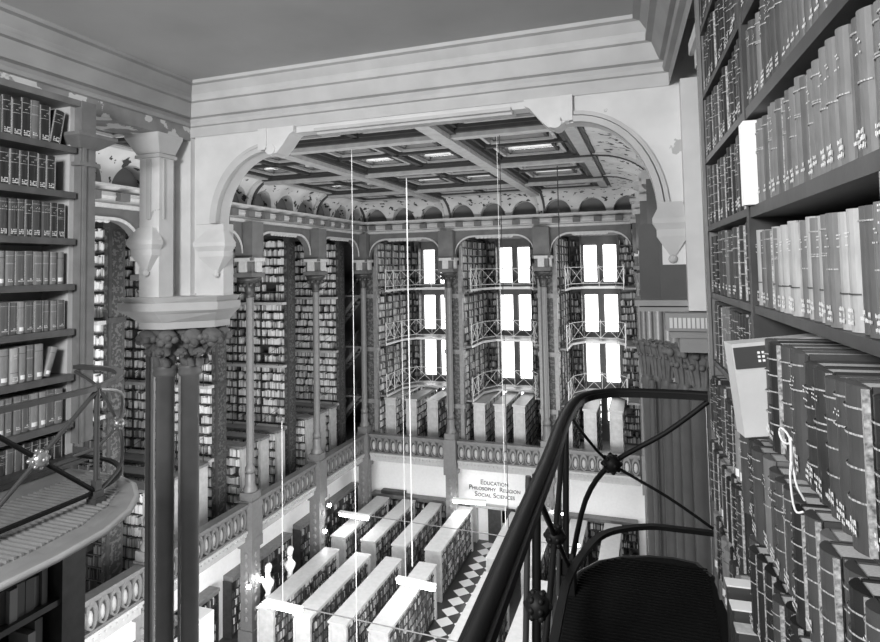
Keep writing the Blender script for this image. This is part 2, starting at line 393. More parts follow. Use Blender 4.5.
cove('x', -15, 0, 30.05, -1, 1.9, 'b', -15.)
cove('y', 10, 30, .25, -1, 2.1, 'r', 10.)
# coffered ceiling
CZ = CZ1
def beam(mb, x0, x1, y0, y1, d=.22):
    mb.mi = 0; mb.box(x0, x1, y0, y1, CZ-d*.6, CZ+.5)
    mb.mi = 1
    if x1-x0 < y1-y0: mb.box(x0+.22*(x1-x0), x1-.22*(x1-x0), y0, y1, CZ-d, CZ-d*.6)
    else: mb.box(x0, x1, y0+.22*(y1-y0), y1-.22*(y1-y0), CZ-d, CZ-d*.6)
for x in (-10., -5.): m = MB(); beam(m, x-.35, x+.35, 6, 28.4, .34); st(m.build('trim_7', ['beam', 'beam_light']))
for y in (10., 15., 20., 25.): m = MB(); beam(m, -14.2, -1.6, y-.3, y+.3, .28); st(m.build('trim_8', ['beam', 'beam_light']))
m = MB(); beam(m, -14.3, -1.5, 28.0, 28.5, .12); beam(m, -14.3, -13.8, 6, 28.4, .12); beam(m, -2.1, -1.5, 6, 28.4, .12); st(m.build('trim_9', ['beam', 'beam_light']))
st(MB().box(-15.4, 1, 6, 30.4, CZ+.55, CZ+.7).build('ceiling', 'coffer'))
XB = [(-13.8, -10.35), (-9.65, -5.35), (-4.65, -2.1)]; YBs = [(6, 9.7), (10.3, 14.7), (15.3, 19.7), (20.3, 24.7), (25.3, 28.0)]
wn = ['over the side arcade', 'over the middle of the hall', 'over the book wall side']; wd = ['nearest', 'second', 'third', 'fourth', 'farthest']
for bi, (x0, x1) in enumerate(XB):
    for bj, (y0, y1) in enumerate(YBs):
        nx_, ny_ = (2, 2) if x1-x0 > 2.6 else (1, 2)
        g = MB(); cw = (x1-x0)/nx_; ch = (y1-y0)/ny_; sky = []
        for a in range(nx_):
            for b in range(ny_):
                u0, u1, v0, v1 = x0+a*cw, x0+(a+1)*cw, y0+b*ch, y0+(b+1)*ch
                for q, (ins, zz) in enumerate(((0, .0), (.24, .05), (.46, .09))):
                    wq = .10; A0, A1, B0, B1 = u0+ins, u1-ins, v0+ins, v1-ins; g.mi = q % 2
                    g.box(A0, A0+wq, B0, B1, CZ+zz-.08, CZ+zz+.14).box(A1-wq, A1, B0, B1, CZ+zz-.08, CZ+zz+.14).box(A0, A1, B0, B0+wq, CZ+zz-.08, CZ+zz+.14).box(A0, A1, B1-wq, B1, CZ+zz-.08, CZ+zz+.14)
                vm = (v0+v1)/2; g.mi = 1; g.box(u0+.4, u1-.4, vm-.06, vm+.06, CZ+.04, CZ+.2)
                sky.append((u0+.58, u1-.58, v0+.58, v1-.58))
        t = st(g.build('ceiling', ['beam', 'beam_light']))
        for s_ in sky: MB().box(s_[0], s_[1], s_[2], s_[3], CZ+.13, CZ+.15).build('skylight_pane', 'skylight', t)

# ---- side alcoves: book partitions across the gallery storeys
LV = (GF, -7.25, -4.4, -1.45, 1.6)
def partition_x(y, x0, x1, label, k):
    """tall case running along x, books facing the viewer (-y)"""
    t = empty('tall_bookcase', ((x0+x1)/2, y, GF), label, 'bookcase', 'tall bookcases between the side alcoves')
    MB().box(x0, x1, y-.04, y+.1, GF, 1.6).build('back_panel', 'wood_dark', t)
    m = MB().box(x1-.1, x1+.12, y-.46, y+.14, GF, 1.65)
    for z in LV[1:]: m.box(x1-.12, x1+.15, y-.50, y+.18, z-.1, z+.08)
    m.build('end_post', 'wood_post', t)
    MB().box(x1+.12, x1+.13, y-.36, y+.06, GF+.3, 1.4).build('carved_panel', 'carved', t)
    MB().box(x1-.06, x1+.08, y-.49, y-.48, GF+.3, 1.4).build('carved_panel', 'carved', t)
    sh = MB(); n = int((x1-x0)/1.15)
    for a, b in zip(LV, LV[1:]):
        nr = 7; h = (b-a-.1)/nr
        for r in range(nr):
            z = a + .08 + r*h; sh.box(x0, x1-.1, y-.42, y-.04, z-.03, z)
            for q in range(n):
                c0 = x0 + q*(x1-.1-x0)/n; far_row('x', c0+.04, c0+(x1-.1-x0)/n-.03, y-.38, .3, z, h*.86, k if y > 16 or a > -6 else (0, 0, 0, 1), .93)  # two lowest tiers by the pier: unlit alcove's shade put into book colours
        for q in range(n+1): c0 = x0 + q*(x1-.1-x0)/n; sh.box(c0-.02, c0+.02, y-.42, y-.04, a, b)
    sh.build('shelves', 'wood_dark', t)
    m = MB()
    for z in LV[1:-1]: MB().box(x0, x1+.05, y-.85, y-.42, z-.12, z).build('gallery_ledge', 'wood_light', t)
    m = MB()
    for z in LV[1:-1]:
        m.box(x0, x1, y-.94, y-.92, z+.95, z+.975)
        for q in range(5): c0 = x1-.1-q*1.3; m.box(c0-.012, c0+.012, y-.94, y-.92, z, z+.95); m.tube([(c0, y-.93, z+.9), (c0-1.3, y-.93, z+.05)], .010, 4)
    m.build('ledge_railing', 'iron_dark', t)
tl = (2, 3, 4, 4, 5, 5, 5, 5)
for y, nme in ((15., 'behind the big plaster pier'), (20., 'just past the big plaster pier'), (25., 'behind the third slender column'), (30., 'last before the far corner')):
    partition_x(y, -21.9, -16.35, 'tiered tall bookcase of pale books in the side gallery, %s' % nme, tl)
t = empty('iron_stair', (-17.5, 33, GF), 'dim iron stairway zigzagging in the far corner alcove', 'stairs')
m = MB(); r_ = MB(); sd = 1
for a, b in zip(LV, LV[1:-1]):
    xa_, xb_ = (-16.1, -18.6) if sd > 0 else (-18.6, -16.1)
    for y in (31.6, 32.4): m.tube([(xa_, y, b), (xb_, y, a)], .1, 4, flat=(.05, .22))
    for i in range(12): f = (i+.5)/12; x_ = xb_+(xa_-xb_)*f; m.box(x_-.12, x_+.12, 31.6, 32.4, a+(b-a)*f-.02, a+(b-a)*f)
    r_.tube([(xa_, 31.6, b+.9), (xb_, 31.6, a+.9)], .03, 6)
    for i in range(6): f = (i+.5)/6; x_ = xb_+(xa_-xb_)*f; r_.tube([(x_, 31.6, a+(b-a)*f), (x_, 31.6, a+(b-a)*f+.9)], .015, 5)
    m.box(-19.2, -15.9, 31.4, 33.4, b-.1, b)
m.build('flights', 'wood_mid', t); r_.build('handrail', 'iron_rail', t)
# low cases on the side gallery
LP = [(16.3, 0), (17.5, 0), (18.7, 0), (21.35, 1), (22.6, 1), (23.85, 1), (26.35, 2), (27.55, 2), (28.7, 2)]
pl = ['in the alcove behind the big pier', 'in the alcove past the big pier', 'in the last alcove of the side']
for i, (y, a) in enumerate(LP):
    t = empty('low_bookcase', (-18., y, GF), 'low free-standing side gallery bookcase %s, %s in order' % (pl[a], ORD[[p for p in LP if p[1] == a].index((y, a))]), 'bookcase', 'low bookcases on the side gallery')
    MB().box(-20.4, -16.12, y-.33, y+.33, -7.34, -7.24).build('top_board', 'wood_mid', t)
    MB().box(-16.3, -16.18, y-.3, y+.3, GF, -7.34).box(-16.32, -16.14, y-.34, y+.34, GF, GF+.25).build('end_panel', 'wood_light', t)
    m = MB().box(-20.4, -16.3, y-.02, y+.3, GF, -7.34)
    for r in range(7):
        z = GF+.1+r*.375; m.box(-20.4, -16.3, y-.3, y, z-.03, z); far_row('x', -20.3, -16.34, y-.28, .25, z, .33, tl)
    m.build('shelves', 'wood_dark', t)

# ---- far alcoves
tb = (0, 1, 1, 2, 2, 3, 3, 4)
for bi, (xa, xb) in enumerate(zip(BX, BX[1:])):
    bn = ['in the far bay next to the corner', 'in the middle far bay', 'in the far bay above the near railing'][bi]
    xl = xa; x1 = xa + .28
    t = empty('tall_bookcase', (xl, 33, GF), 'wall-high tiered bookcase lining the side %s' % bn, 'bookcase', 'tall bookcases between the far bays')
    MB().box(xl-.2, x1, 30.55, 35.9, GF, 1.7).build('back_panel', 'wood_mid', t)
    m = MB().box(xl-.35, xl+.62, 30.4, 30.62, GF, .2)
    for z in LV[1:-1]: m.box(xl-.4, xl+.68, 30.36, 30.66, z-.12, z+.1)
    m.box(xl+.5, xl+.62, 30.4, 30.62, .2, 1.6).build('end_post', 'wood_mid', t)
    MB().box(xl+.0, xl+.42, 30.385, 30.4, GF+.3, .1).build('carved_panel', 'carved', t)
    sh = MB()
    for a, b in zip(LV, LV[1:]):
        nr = 7; h = (b-a-.1)/nr
        for r in range(nr):
            z = a+.08+r*h; sh.box(x1, x1+.32, 30.62, 35.9, z-.03, z)
            for q in range(5): far_row('y', 30.66+q*1.04, 30.66+(q+1)*1.04-.05, x1+.3, -.26, z, h*.86, (1, 2, 3, 3, 4, 4, 5), .95)
        for q in range(6): sh.box(x1, x1+.34, 30.62+q*1.04, 30.66+q*1.04, a, b)
    sh.build('shelves', 'wood_dark', t)
    # cases on the window wall, both sides of the windows
    c = (-12.75, -7.7, -2.65)[bi]
    for sd, (p, q) in enumerate(((xa+.65, c-1.05), (c+1.05, xb-.25))):
        if q-p < .3: continue
        t = empty('window_bookcase', ((p+q)/2, 35.8, GF), 'dim wall bookcase %s, on the %s side' % (bn, ('corner', 'railing')[sd]), 'bookcase', 'bookcases beside the far windows')
        m = MB().box(p, p+.05, 35.5, 36, GF, 1.7).box(q-.05, q, 35.5, 36, GF, 1.7)
        for a, b in zip(LV, LV[1:]):
            h = (b-a-.1)/7
            for r in range(7): z = a+.08+r*h; m.box(p, q, 35.55, 36, z-.03, z); far_row('x', p+.06, q-.06, 35.6, .3, z, h*.86, (0, 1, 1, 2, 2, 3), .9)
        m.build('shelves', 'wood_dark', t)
    # iron galleries crossing the windows
    for li, z in enumerate((-1.15, -4.15, -7.0)):
        ln = ('top', 'middle', 'lowest')[li]
        x2 = xb-.3
        inner = [(xa+1.0, 30.8), (xa+1.0, 33.0), (xa+1.55, 34.0), (x2-1.1, 34.0), (x2-.62, 33.2), (x2-.62, 32.2)]
        outer = [(x2+.05, 32.2), (x2+.05, 35.5), (xa+.62, 35.5), (xa+.62, 30.8)]
        t = empty('iron_gallery', (c, 34., z), '%s white-railed iron walkway crossing the windows %s' % (ln, bn), 'walkway', 'iron walkways across the far windows')
        pts = inner
        s_ = MB()
        quad = [(inner[0], inner[1], (xa+.62, 33.0), (xa+.62, 30.8)), (inner[1], inner[2], (xa+.62, 35.5), (xa+.62, 33.0)), (inner[2], inner[3], (x2-1.1, 35.5), (xa+.62, 35.5)), (inner[3], inner[4], (x2+.05, 35.5), (x2-1.1, 35.5)), (inner[4], inner[5], (x2+.05, 32.2), (x2+.05, 35.5))]
        for qd in quad: s_.prism(list(qd)[::-1], z-.09, z)
        s_.build('walkway_floor', 'wood_mid', t)
        r_ = MB()
        for (p, q) in zip(inner, inner[1:]): r_.tube([(p[0], p[1], z-.04), (q[0], q[1], z-.04)], .03, 4, flat=(.05, .12))
        r_.build('edge_strip', 'white_paint', t)
        r_ = MB()
        for (p, q) in zip(inner, inner[1:]):
            d = math.dist(p, q); n = max(1, round(d/.9))
            if d > 2.5: n = 3
            for hgt in (1.25, .95) if d > 2.5 else (1.1, .2):
                r_.tube([(p[0], p[1], z+hgt), (q[0], q[1], z+hgt)], .022, 5)
            for i in range(n+1):
                f = i/n; a = (p[0]+(q[0]-p[0])*f, p[1]+(q[1]-p[1])*f); r_.tube([(a[0], a[1], z), (a[0], a[1], z+1.2)], .02, 5)
            if d > 2.5:
                for (fa, fb) in ((0, 1/3), (1, 2/3)):
                    a = (p[0]+(q[0]-p[0])*fa, p[1]); b = (p[0]+(q[0]-p[0])*fb, p[1]); r_.tube([(a[0], a[1], z+1.2), (b[0], b[1], z+.02)], .018, 5)
            else:
                for i in range(n):
                    a = [p[j]+(q[j]-p[j])*i/n for j in (0, 1)]; b = [p[j]+(q[j]-p[j])*(i+1)/n for j in (0, 1)]
                    r_.tube([(a[0], a[1], z+1.1), (b[0], b[1], z+.2)], .016, 5); r_.tube([(b[0], b[1], z+1.1), (a[0], a[1], z+.2)], .016, 5)
        r_.build('railing', 'white_paint', t)
    # low cases behind the balustrade
    sp = ((-13.9, -12.65, -11.4), (-8.75, -7.6, -6.6), (-4.2, -3.0, -1.75))[bi]
    for i, x in enumerate(sp):
        w = .36; zt = -7.2
        t = empty('low_bookcase', (x, 33, GF), 'low pale-ended bookcase %s, %s from the corner' % (bn, ORD[i]), 'bookcase', 'low bookcases in the far bays')
        MB().box(x-w, x+w, 31.0, 34.9, zt-.06, zt+.03).box(x-w+.05, x+w-.05, 31.05, 34.85, zt-.14, zt-.06).build('top_board', 'case_top', t)
        MB().box(x-w+.05, x+w-.05, 31.06, 31.16, GF, zt-.12).box(x-w+.12, x-w+.15, 31.03, 31.06, GF+.4, zt-.4).box(x+w-.15, x+w-.12, 31.03, 31.06, GF+.4, zt-.4).box(x-w+.12, x+w-.12, 31.03, 31.06, zt-.43, zt-.4).box(x-w, x+w, 31.02, 31.2, GF, GF+.3).build('end_panel', 'wood_light', t)
        m = MB().box(x-.03, x+.03, 31.16, 34.8, GF, zt-.12)
        for r in range(7):
            z = GF+.1+r*.375; m.box(x-w+.07, x+w-.07, 31.16, 34.8, z-.03, z); far_row('y', 31.2, 34.7, x+w-.1, -.22, z, .33, (1, 2, 3, 4, 4, 5))
        m.build('shelves', 'wood_dark', t)

# ---- ground floor
def stack(x0, x1, y0, y1, ztop, label, grp):
    t = empty('book_stack', ((x0+x1)/2, y0, FL), label, 'bookcase', grp)
    MB().box(x0, x1, y0, y1, ztop-.06, ztop).box(x0+.04, x1-.04, y0+.05, y1-.05, ztop-.16, ztop-.06).build('top_board', 'case_top', t)
    for yy, s_ in ((y0+.05, 1), (y1-.05, -1)):
        m = MB().box(x0+.06, x1-.06, yy, yy+s_*.08, FL, ztop-.16); m.box(x0+.02, x1-.02, yy-s_*.03, yy+s_*.1, FL, FL+.2)
        m.box(x0+.02, x0+.12, yy-s_*.02, yy+s_*.1, FL+.2, ztop-.16).box(x1-.12, x1-.02, yy-s_*.02, yy+s_*.1, FL+.2, ztop-.16)
        m.build('end_panel', 'wood_light', t)
    m = MB().box((x0+x1)/2-.03, (x0+x1)/2+.03, y0+.13, y1-.13, FL, ztop-.16)
    for r in range(6):
        z = FL+.12+r*.34; m.box(x0+.08, x1-.08, y0+.13, y1-.13, z-.03, z); far_row('y', y0+.16, y1-.16, x1-.1, -.24, z, .29, (0, 1, 1, 2, 2, 3, 4), .93, .03, .065)
    for q in range(6): yy = y0+.13+q*(y1-y0-.26)/5; m.box(x0+.08, x1-.08, yy-.015, yy+.015, FL, ztop-.16)
    m.build('shelves', 'wood_dark', t)
for i, (x0, x1) in enumerate(((-14.15, -13.4), (-12.6, -11.85), (-11.15, -10.4), (-9.6, -8.8))):
    stack(x0, x1, 19.2, 24.2, -12.4, 'light-topped double bookcase in the front row of the ground floor, %s from the busts' % ORD[i], 'ground floor bookcases in the front row')
for i, (x0, x1) in enumerate(((-14.5, -13.75), (-12.95, -12.2), (-11.4, -10.7), (-9.8, -9.0))):
    stack(x0, x1, 25.3, 30.4, -12.4, 'light-topped double bookcase in the back row below the white wall, %s from the corner' % ORD[i], 'ground floor bookcases in the back row')
for i, (x0, x1) in enumerate(((-7.0, -6.2), (-5.5, -4.7), (-4.0, -3.2), (-2.4, -1.6))):
    stack(x0, x1, 25.3, 30.4, -12.4, 'light-topped double bookcase beyond the checkered aisle, back row, %s from the aisle' % ORD[i], 'ground floor bookcases beyond the aisle, back row')
for i, (x0, x1) in enumerate(((-6.75, -5.7), (-4.9, -4.0), (-3.2, -2.3))):
    stack(x0, x1, 18.6, 24.2, -12.4, 'wide light-topped bookcase beyond the aisle, front row, %s from aisle' % ORD[i], 'ground floor bookcases beyond the aisle, front row')
def wallcase(ax, u0, u1, a, z1, label, tones=(0, 0, 1, 1, 2, 3, 5)):
    t = empty('wall_bookcase', ((a, (u0+u1)/2, FL) if ax == 'y' else ((u0+u1)/2, a, FL)), label, 'bookcase')
    def B(mb, p, q, d0, d1, z0, zz):
        if ax == 'y': mb.box(a+d0, a+d1, p, q, z0, zz)
        else: mb.box(p, q, a-d1, a-d0, z0, zz)
    m = MB(); B(m, u0, u1, 0, .5, z1-.12, z1); B(m, u0, u1, 0, .44, z1-.22, z1-.12); m.build('cornice', 'wood_mid', t)
    m = MB(); B(m, u0, u1, .0, .05, FL, z1-.2)
    n = max(1, round((u1-u0)/1.0)); h = .34
    for r in range(int((z1-.3-FL)/h)):
        z = FL+.1+r*h; B(m, u0, u1, 0, .4, z-.03, z)
        for q in range(n):
            c0 = u0+q*(u1-u0)/n; far_row(ax, c0+.04, c0+(u1-u0)/n-.03, (a+.36) if ax == 'y' else (a-.36), -.28 if ax == 'y' else .28, z, h*.86, tones, .85)
    for q in range(n+1): c0 = u0+q*(u1-u0)/n; B(m, c0-.03, c0+.03, 0, .42, FL, z1-.2)
    m.build('shelves', 'wood_dark', t)
wallcase('x', -15.2, -9.4, 31.6, -12.55, 'dark bookcase along the far ground floor wall, between corner and doorway')
wallcase('x', -6.9, -.9, 31.6, -12.55, 'dark bookcase along the far ground floor wall, beyond the doorway')
for (y0, y1, nme) in ((10.4, 14.6, 'behind the big pier'), (15.4, 19.6, 'beside the framed cabinet'), (20.4, 24.6, 'behind the two busts'), (25.4, 31.4, 'into the far corner')):
    wallcase('y', y0, y1, -16.6, -12.2, 'dark bookcase under the side gallery wall, ' + nme)
# doorway
d = st(MB().box(-9.3, -9.1, 31.3, 31.9, FL, -12.7).box(-7.75, -7.55, 31.3, 31.9, FL, -12.7).box(-9.4, -7.45, 31.25, 31.9, -12.75, -12.6).build('door_1', 'wood_light'))
MB().box(-8.5, -7.75, 31.45, 31.55, FL, -12.75).build('door_leaf', 'wood_dark', d)
MB().box(-9.1, -8.55, 31.7, 31.75, FL, -12.75).build('door_glass', 'wall_white', d)
tag(MB().box(-7.7, -7.0, 31.3, 31.36, -13.4, -12.65).build('door_notice', 'ink'), 'dark framed notice on the far wall beside the doorway', 'notice')
# wall lettering
def text(body, x, z, size, y, group, label):
    cu = bpy.data.curves.new('wall_lettering', 'FONT'); cu.body = body; cu.size = size; cu.align_x = 'CENTER'; cu.extrude = .01; cu.small_caps_scale = .72
    for i, ch in enumerate(body):
        if ch.islower(): cu.body_format[i].use_small_caps = True
    o = bpy.data.objects.new('wall_lettering', cu); C.objects.link(o); o.location = (x, y, z); o.rotation_euler = (PI/2, 0, 0); cu.materials.append(M['ink'])
    bpy.context.view_layer.update(); dg = bpy.context.evaluated_depsgraph_get(); me = bpy.data.meshes.new_from_object(o.evaluated_get(dg))
    me.materials.clear(); me.materials.append(M['ink']); q = bpy.data.objects.new('wall_lettering', me); C.objects.link(q); q.location = o.location; q.rotation_euler = o.rotation_euler
    bpy.data.objects.remove(o); q.name = 'wall_lettering'
    return tag(q, label, 'sign', group)
g_ = 'subject lettering on the far wall'
text('Education', -8.15, -11.62, .36, 31.58, g_, 'top line of black wall lettering above the doorway reading Education')
text('Philosophy  Religion', -8.15, -11.93, .34, 31.58, g_, 'middle line of black wall lettering above the doorway reading Philosophy Religion')
text('Social Sciences', -8.15, -12.27, .36, 31.58, g_, 'bottom line of black wall lettering above the doorway reading Social Sciences')
# wall ventilation bar
tag(MB().box(-14.6, -13.2, 31.15, 31.5, -12.54, -12.36).build('wall_box', 'wood_dark'), 'long dark box lying on the bookcase cornice near the far corner', 'box')

# framed cabinet, partly hidden by the pier
t = empty('glazed_cabinet', (-15.9, 17.9, FL), 'light-framed open cabinet of mixed books standing by the big pier, ground floor', 'cabinet')
MB().box(-16.5, -15.3, 17.6, 18.3, -12.3, -12.2).box(-15.42, -15.3, 17.6, 18.3, FL, -12.3).box(-16.5, -16.38, 17.6, 18.3, FL, -12.3).box(-15.42, -15.29, 15.9, 17.6, -12.45, -12.25).build('frame', 'white_paint', t)
m = MB()
for r in range(6): z = FL+.1+r*.34; m.box(-16.38, -15.42, 17.7, 18.25, z-.03, z); far_row('x', -16.36, -15.44, 17.72, .3, z, .28, (1, 2, 3, 4, 5), .9)
m.build('shelves', 'wood_dark', t)

# busts
for i, (x, y) in enumerate(((-14.36, 20.25), (-14.36, 21.75))):
    t = empty('portrait_bust', (x, y, FL), 'white marble bust on a pedestal beside the front row, %s' % ('the nearer one' if i == 0 else 'the farther one'), 'bust', 'white busts')
    MB().lathe(x, y, [(.2, FL), (.2, FL+.1), (.15, FL+.15), (.15, -12.75), (.2, -12.7), (.2, -12.6)], 10).build('pedestal', 'wood_dark', t)
    MB().lathe(x, y, [(.12, -12.6), (.13, -12.52), (.09, -12.45), (.10, -12.4)]).build('socle', 'marble', t)
    h = MB().lathe(x, y, [(.10, -12.4), (.13, -12.3), (.21, -12.14), (.23, -12.04), (.17, -11.96), (.10, -11.88), (.085, -11.8), (.09, -11.72)], 14)
    h.ball((x, y, -11.56), .145, 14, (.85, .95, 1.25)); h.ball((x+.1, y-.12, -11.58), .03, 6); h.ball((x+.02, y-.15, -11.70), .05, 6); h.ball((x-.1, y+.02, -11.55), .04, 6)
    h.build('figure', 'marble', t)
    MB().ball((x, y+.03, -11.48), .145, 12, (.9, .95, 1.0), .12).build('hair', 'marble', t)

# fluorescent lamps, conduits, bulbs, hanging wires
def lamp(x0, x1, y0, y1, z, label, glow=90):
    t = empty('fluorescent_lamp', ((x0+x1)/2, (y0+y1)/2, z), label, 'lamp', 'fluorescent lamps over the ground floor')
    MB().tube([(x0, y0, z+.09), (x1, y1, z+.09)], .1, 6, flat=(.24, .07)).build('housing', 'white_paint', t)
    MB().tube([(x0+.04, y0, z), (x1-.04, y1, z)], .11, 8).build('light_tube', 'tube', t)
lamp(-13.2, -11.65, 18.42, 18.34, -11.7, 'glowing fluorescent tube hanging over the nearest shelves of the front row')
lamp(-9.35, -7.75, 21.25, 21.1, -11.7, 'glowing fluorescent tube hanging above the checkered aisle')
lamp(-14.45, -12.85, 26.1, 26.0, -11.7, 'glowing fluorescent tube hanging near the corner bookcases')
lamp(-9.75, -8.05, 29.3, 29.5, -11.75, 'glowing fluorescent tube hanging in front of the lettered white wall')
def cable(pts, r, m, label, name='lamp_conduit', cat='cable', grp=None): return tag(MB().tube(pts, r, 6).build(name, m), label, cat, grp)
cable([(-11.6, 18.36, -11.58), (-3., 18.1, -11.58)], .02, 'wood_mid', 'horizontal conduit running on from the nearest hanging tube lamp')
cable([(-12.8, 26.0, -11.58), (-3., 25.6, -11.58)], .02, 'wood_mid', 'horizontal conduit running on from the corner hanging tube lamp')
def wire(x, y, z0, z1, r, m, label): return cable([(x, y, z0), (x, y, z1)], r, m, label, 'hanging_wire', 'wire', 'wires hanging from the hall ceiling')
wire(-7.86, 15.1, -14.5, 3.7, .009, 'wire_white', 'thin pale wire hanging just beside the corner column')
wire(-9.1, 22.2, -11.6, 3.7, .024, 'wire_white', 'brightest thick white wire hanging before the first window bay')
wire(-3.54, 15.05, -6.8, 3.7, .010, 'wire_dark', 'dark wire hanging before the middle windows')
wire(-3.66, 15.25, -6.6, 3.7, .006, 'wire_white', 'faint pale wire hanging close beside the dark middle wire')
wire(-8.95, 21.15, -11.6, -2, .01, 'wire_white', 'fine wire dropping to the aisle tube lamp')
wire(-3.03, 22, -2.5, 3.7, .02, 'wire_dark', 'short dark wire hanging before the third window bay')
wire(-13.1, 16.4, -1.6, 3.7, .018, 'wire_dark', 'dark wire hanging beside the corbelled pier in the first arch')
wire(-12.45, 18.4, -11.6, -5.3, .012, 'wire_white', 'pale wire dropping to the nearest tube lamp')
for i, (x, y, z, n_) in enumerate(((-14.2, 24.7, -10.75, 'on the third pillar, just under the balustrade'), (-14.38, 24.6, -11.9, 'lower on the third pillar'), (-14.6, 20.1, -11.9, 'by the nearer bust'), (-14.7, 19.5, -11.9, 'hanging before the nearer bust'),
        (-4.13, 26.7, -11.9, 'seen through the black railing post, first'), (-3.23, 26.5, -11.9, 'seen through the black railing, beside its post'), (-4.8, 29.7, -11.9, 'small and far, seen above the others through the railing'), (-4.3, 29.6, -11.9, 'small and far, beside its twin through the railing'))):
    t = empty('light_bulb', (x, y, z), 'bare glowing bulb ' + n_, 'lamp', 'bare bulbs on the ground floor')
    MB().ball((x, y, z), .09 if i < 6 else .06, 10).build('bulb_glass', 'bulb', t)
    MB().lathe(x, y, [(.04, z+.07), (.045, z+.16), (.012, z+.18), (.012, z+.5)], 8).build('socket', 'wood_dark', t)

# ================================================================== THE NEAR ROOM
YF = 4.6; XL = -4.13; XR = .22
NC = 1.77
st(MB().box(-6, 2.2, -1.0, YF+.4, NC, NC+.2).build('ceiling', 'ceiling_near'))
prof = [(.012, 1.30), (.012, 1.395), (.045, 1.40), (.055, 1.43), (.035, 1.435), (.02, 1.475), (.075, 1.48), (.085, 1.50), (.11, 1.56), (.125, 1.595), (.165, 1.60), (.165, 1.63), (.14, 1.635), (.15, 1.67), (.20, 1.735), (.245, 1.74), (.245, 1.772), (.012, 1.775)]
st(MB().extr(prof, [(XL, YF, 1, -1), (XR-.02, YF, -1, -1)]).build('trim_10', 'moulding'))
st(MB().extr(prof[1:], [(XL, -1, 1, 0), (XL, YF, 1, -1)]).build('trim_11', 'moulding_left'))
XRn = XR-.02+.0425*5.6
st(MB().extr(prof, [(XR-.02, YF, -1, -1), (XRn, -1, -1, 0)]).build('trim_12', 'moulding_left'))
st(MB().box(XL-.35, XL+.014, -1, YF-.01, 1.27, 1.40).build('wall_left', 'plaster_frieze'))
# front wall with the arched opening
LA = [(-3.20 - .59*math.cos(PI/2*k/14), .46 + .64*math.sin(PI/2*k/14)) for k in range(15)]
RA = [(-.50 + .58*math.sin(PI/2*k/14), .38 + .715*math.cos(PI/2*k/14)) for k in range(15)]
low = LA + [(-3.19, 1.245), (-2.6, 1.245), (-1.58, 1.245), (-.60, 1.245), (-.59, 1.095)] + RA + [(.08, .25)]
wf = MB().archwall(low, NC, 'x', YF, YF+.14)
wf.box(-4.07, -3.79, YF, YF+.14, .462, NC).box(.08, .6, YF, YF+.14, -.25, NC)
wf.box(-4.07, -3.74, YF+.0, YF+.14, -.28, .46)
WF = st(wf.build('wall_front', 'plaster'))
ar = MB()
for seg, off in (LA, 1), (RA + [(.08, .25)], 1):
    cxm = -3.1 if seg[0][0] < -2 else -.5
    for d0, d1, yy in ((0, .045, .05), (.055, .085, .035)):
        o0 = []; o1 = []
        for (u, z) in seg:
            v = Vector((u - cxm, z - .42)); v.normalize(); o0.append((u + v.x*d0, z + v.y*d0)); o1.append((u + v.x*d1, z + v.y*d1))
        for a, b, c, e in zip(o0, o0[1:], o1, o1[1:]):
            ar.add([(a[0], YF-yy, a[1]), (b[0], YF-yy, b[1]), (e[0], YF-yy, e[1]), (c[0], YF-yy, c[1]), (a[0], YF+.01, a[1]), (b[0], YF+.01, b[1]), (e[0], YF+.01, e[1]), (c[0], YF+.01, c[1])], [(0,1,2,3),(0,4,5,1),(3,2,6,7)])
ar.build('archivolt', 'moulding', WF)
# scroll brackets at the top of the opening
for x0, sg, nme in ((-3.285, 1, 'pier'), (-.53, -1, 'book wall')):
    pr_ = [(0, 1.30), (.34, 1.30), (.34, 1.25), (.30, 1.23), (.22, 1.13), (.16, 1.07), (.08, 1.06), (.03, 1.10), (0, 1.10)]
    m = MB(); n = len(pr_)
    m.add([(x0+sg*u, YF-.05, z) for u, z in pr_] + [(x0+sg*u, YF+.14, z) for u, z in pr_], [tuple(range(n)), tuple(range(n, 2*n))[::-1]] + [(i, (i+1) % n, n+(i+1) % n, n+i) for i in range(n)])
    m.tube([(x0+sg*.10, YF-.06, 1.105), (x0+sg*.10, YF+.14, 1.105)], .05, 12)
    m.box(x0-.03 if sg > 0 else x0-.06, x0+.06 if sg > 0 else x0+.03, YF-.06, YF+.13, 1.105, 1.30)
    st(m.build('trim_13', 'plaster'))
st(MB().box(-2.75, -.98, YF-.03, YF+.18, 1.235, 1.262).box(-2.75, -.98, YF+.02, YF+.12, 1.215, 1.235).build('trim_14', 'moulding'))

def corbel(cx_, cyf, w, zt, mats='plaster', face=-1):
    """hooded corbel: sloped hood, block, inverted pyramid and ball; sticks out towards -y from cyf"""
    m = MB(); d = w*.42
    a = [(cx_-w*.27, cyf), (cx_-w*.27, cyf-d*.45), (cx_+w*.27, cyf-d*.45), (cx_+w*.27, cyf)]
    b = [(cx_-w*.5, cyf), (cx_-w*.5, cyf-d), (cx_+w*.5, cyf-d), (cx_+w*.5, cyf)]
    c = [(cx_-w*.4, cyf), (cx_-w*.4, cyf-d*.8), (cx_+w*.4, cyf-d*.8), (cx_+w*.4, cyf)]
    e = [(cx_-.01, cyf), (cx_-.01, cyf-.05), (cx_+.01, cyf-.05), (cx_+.01, cyf)]
    m.prism(b, zt-.12, zt, a); m.prism(b, zt-.155, zt-.12); m.prism(c, zt-.20, zt-.155, b); m.prism(c, zt-.25, zt-.20); m.prism(e, zt-.40, zt-.25, c)
    m.ball((cx_, cyf-.05, zt-.41), .032, 10)
    return m
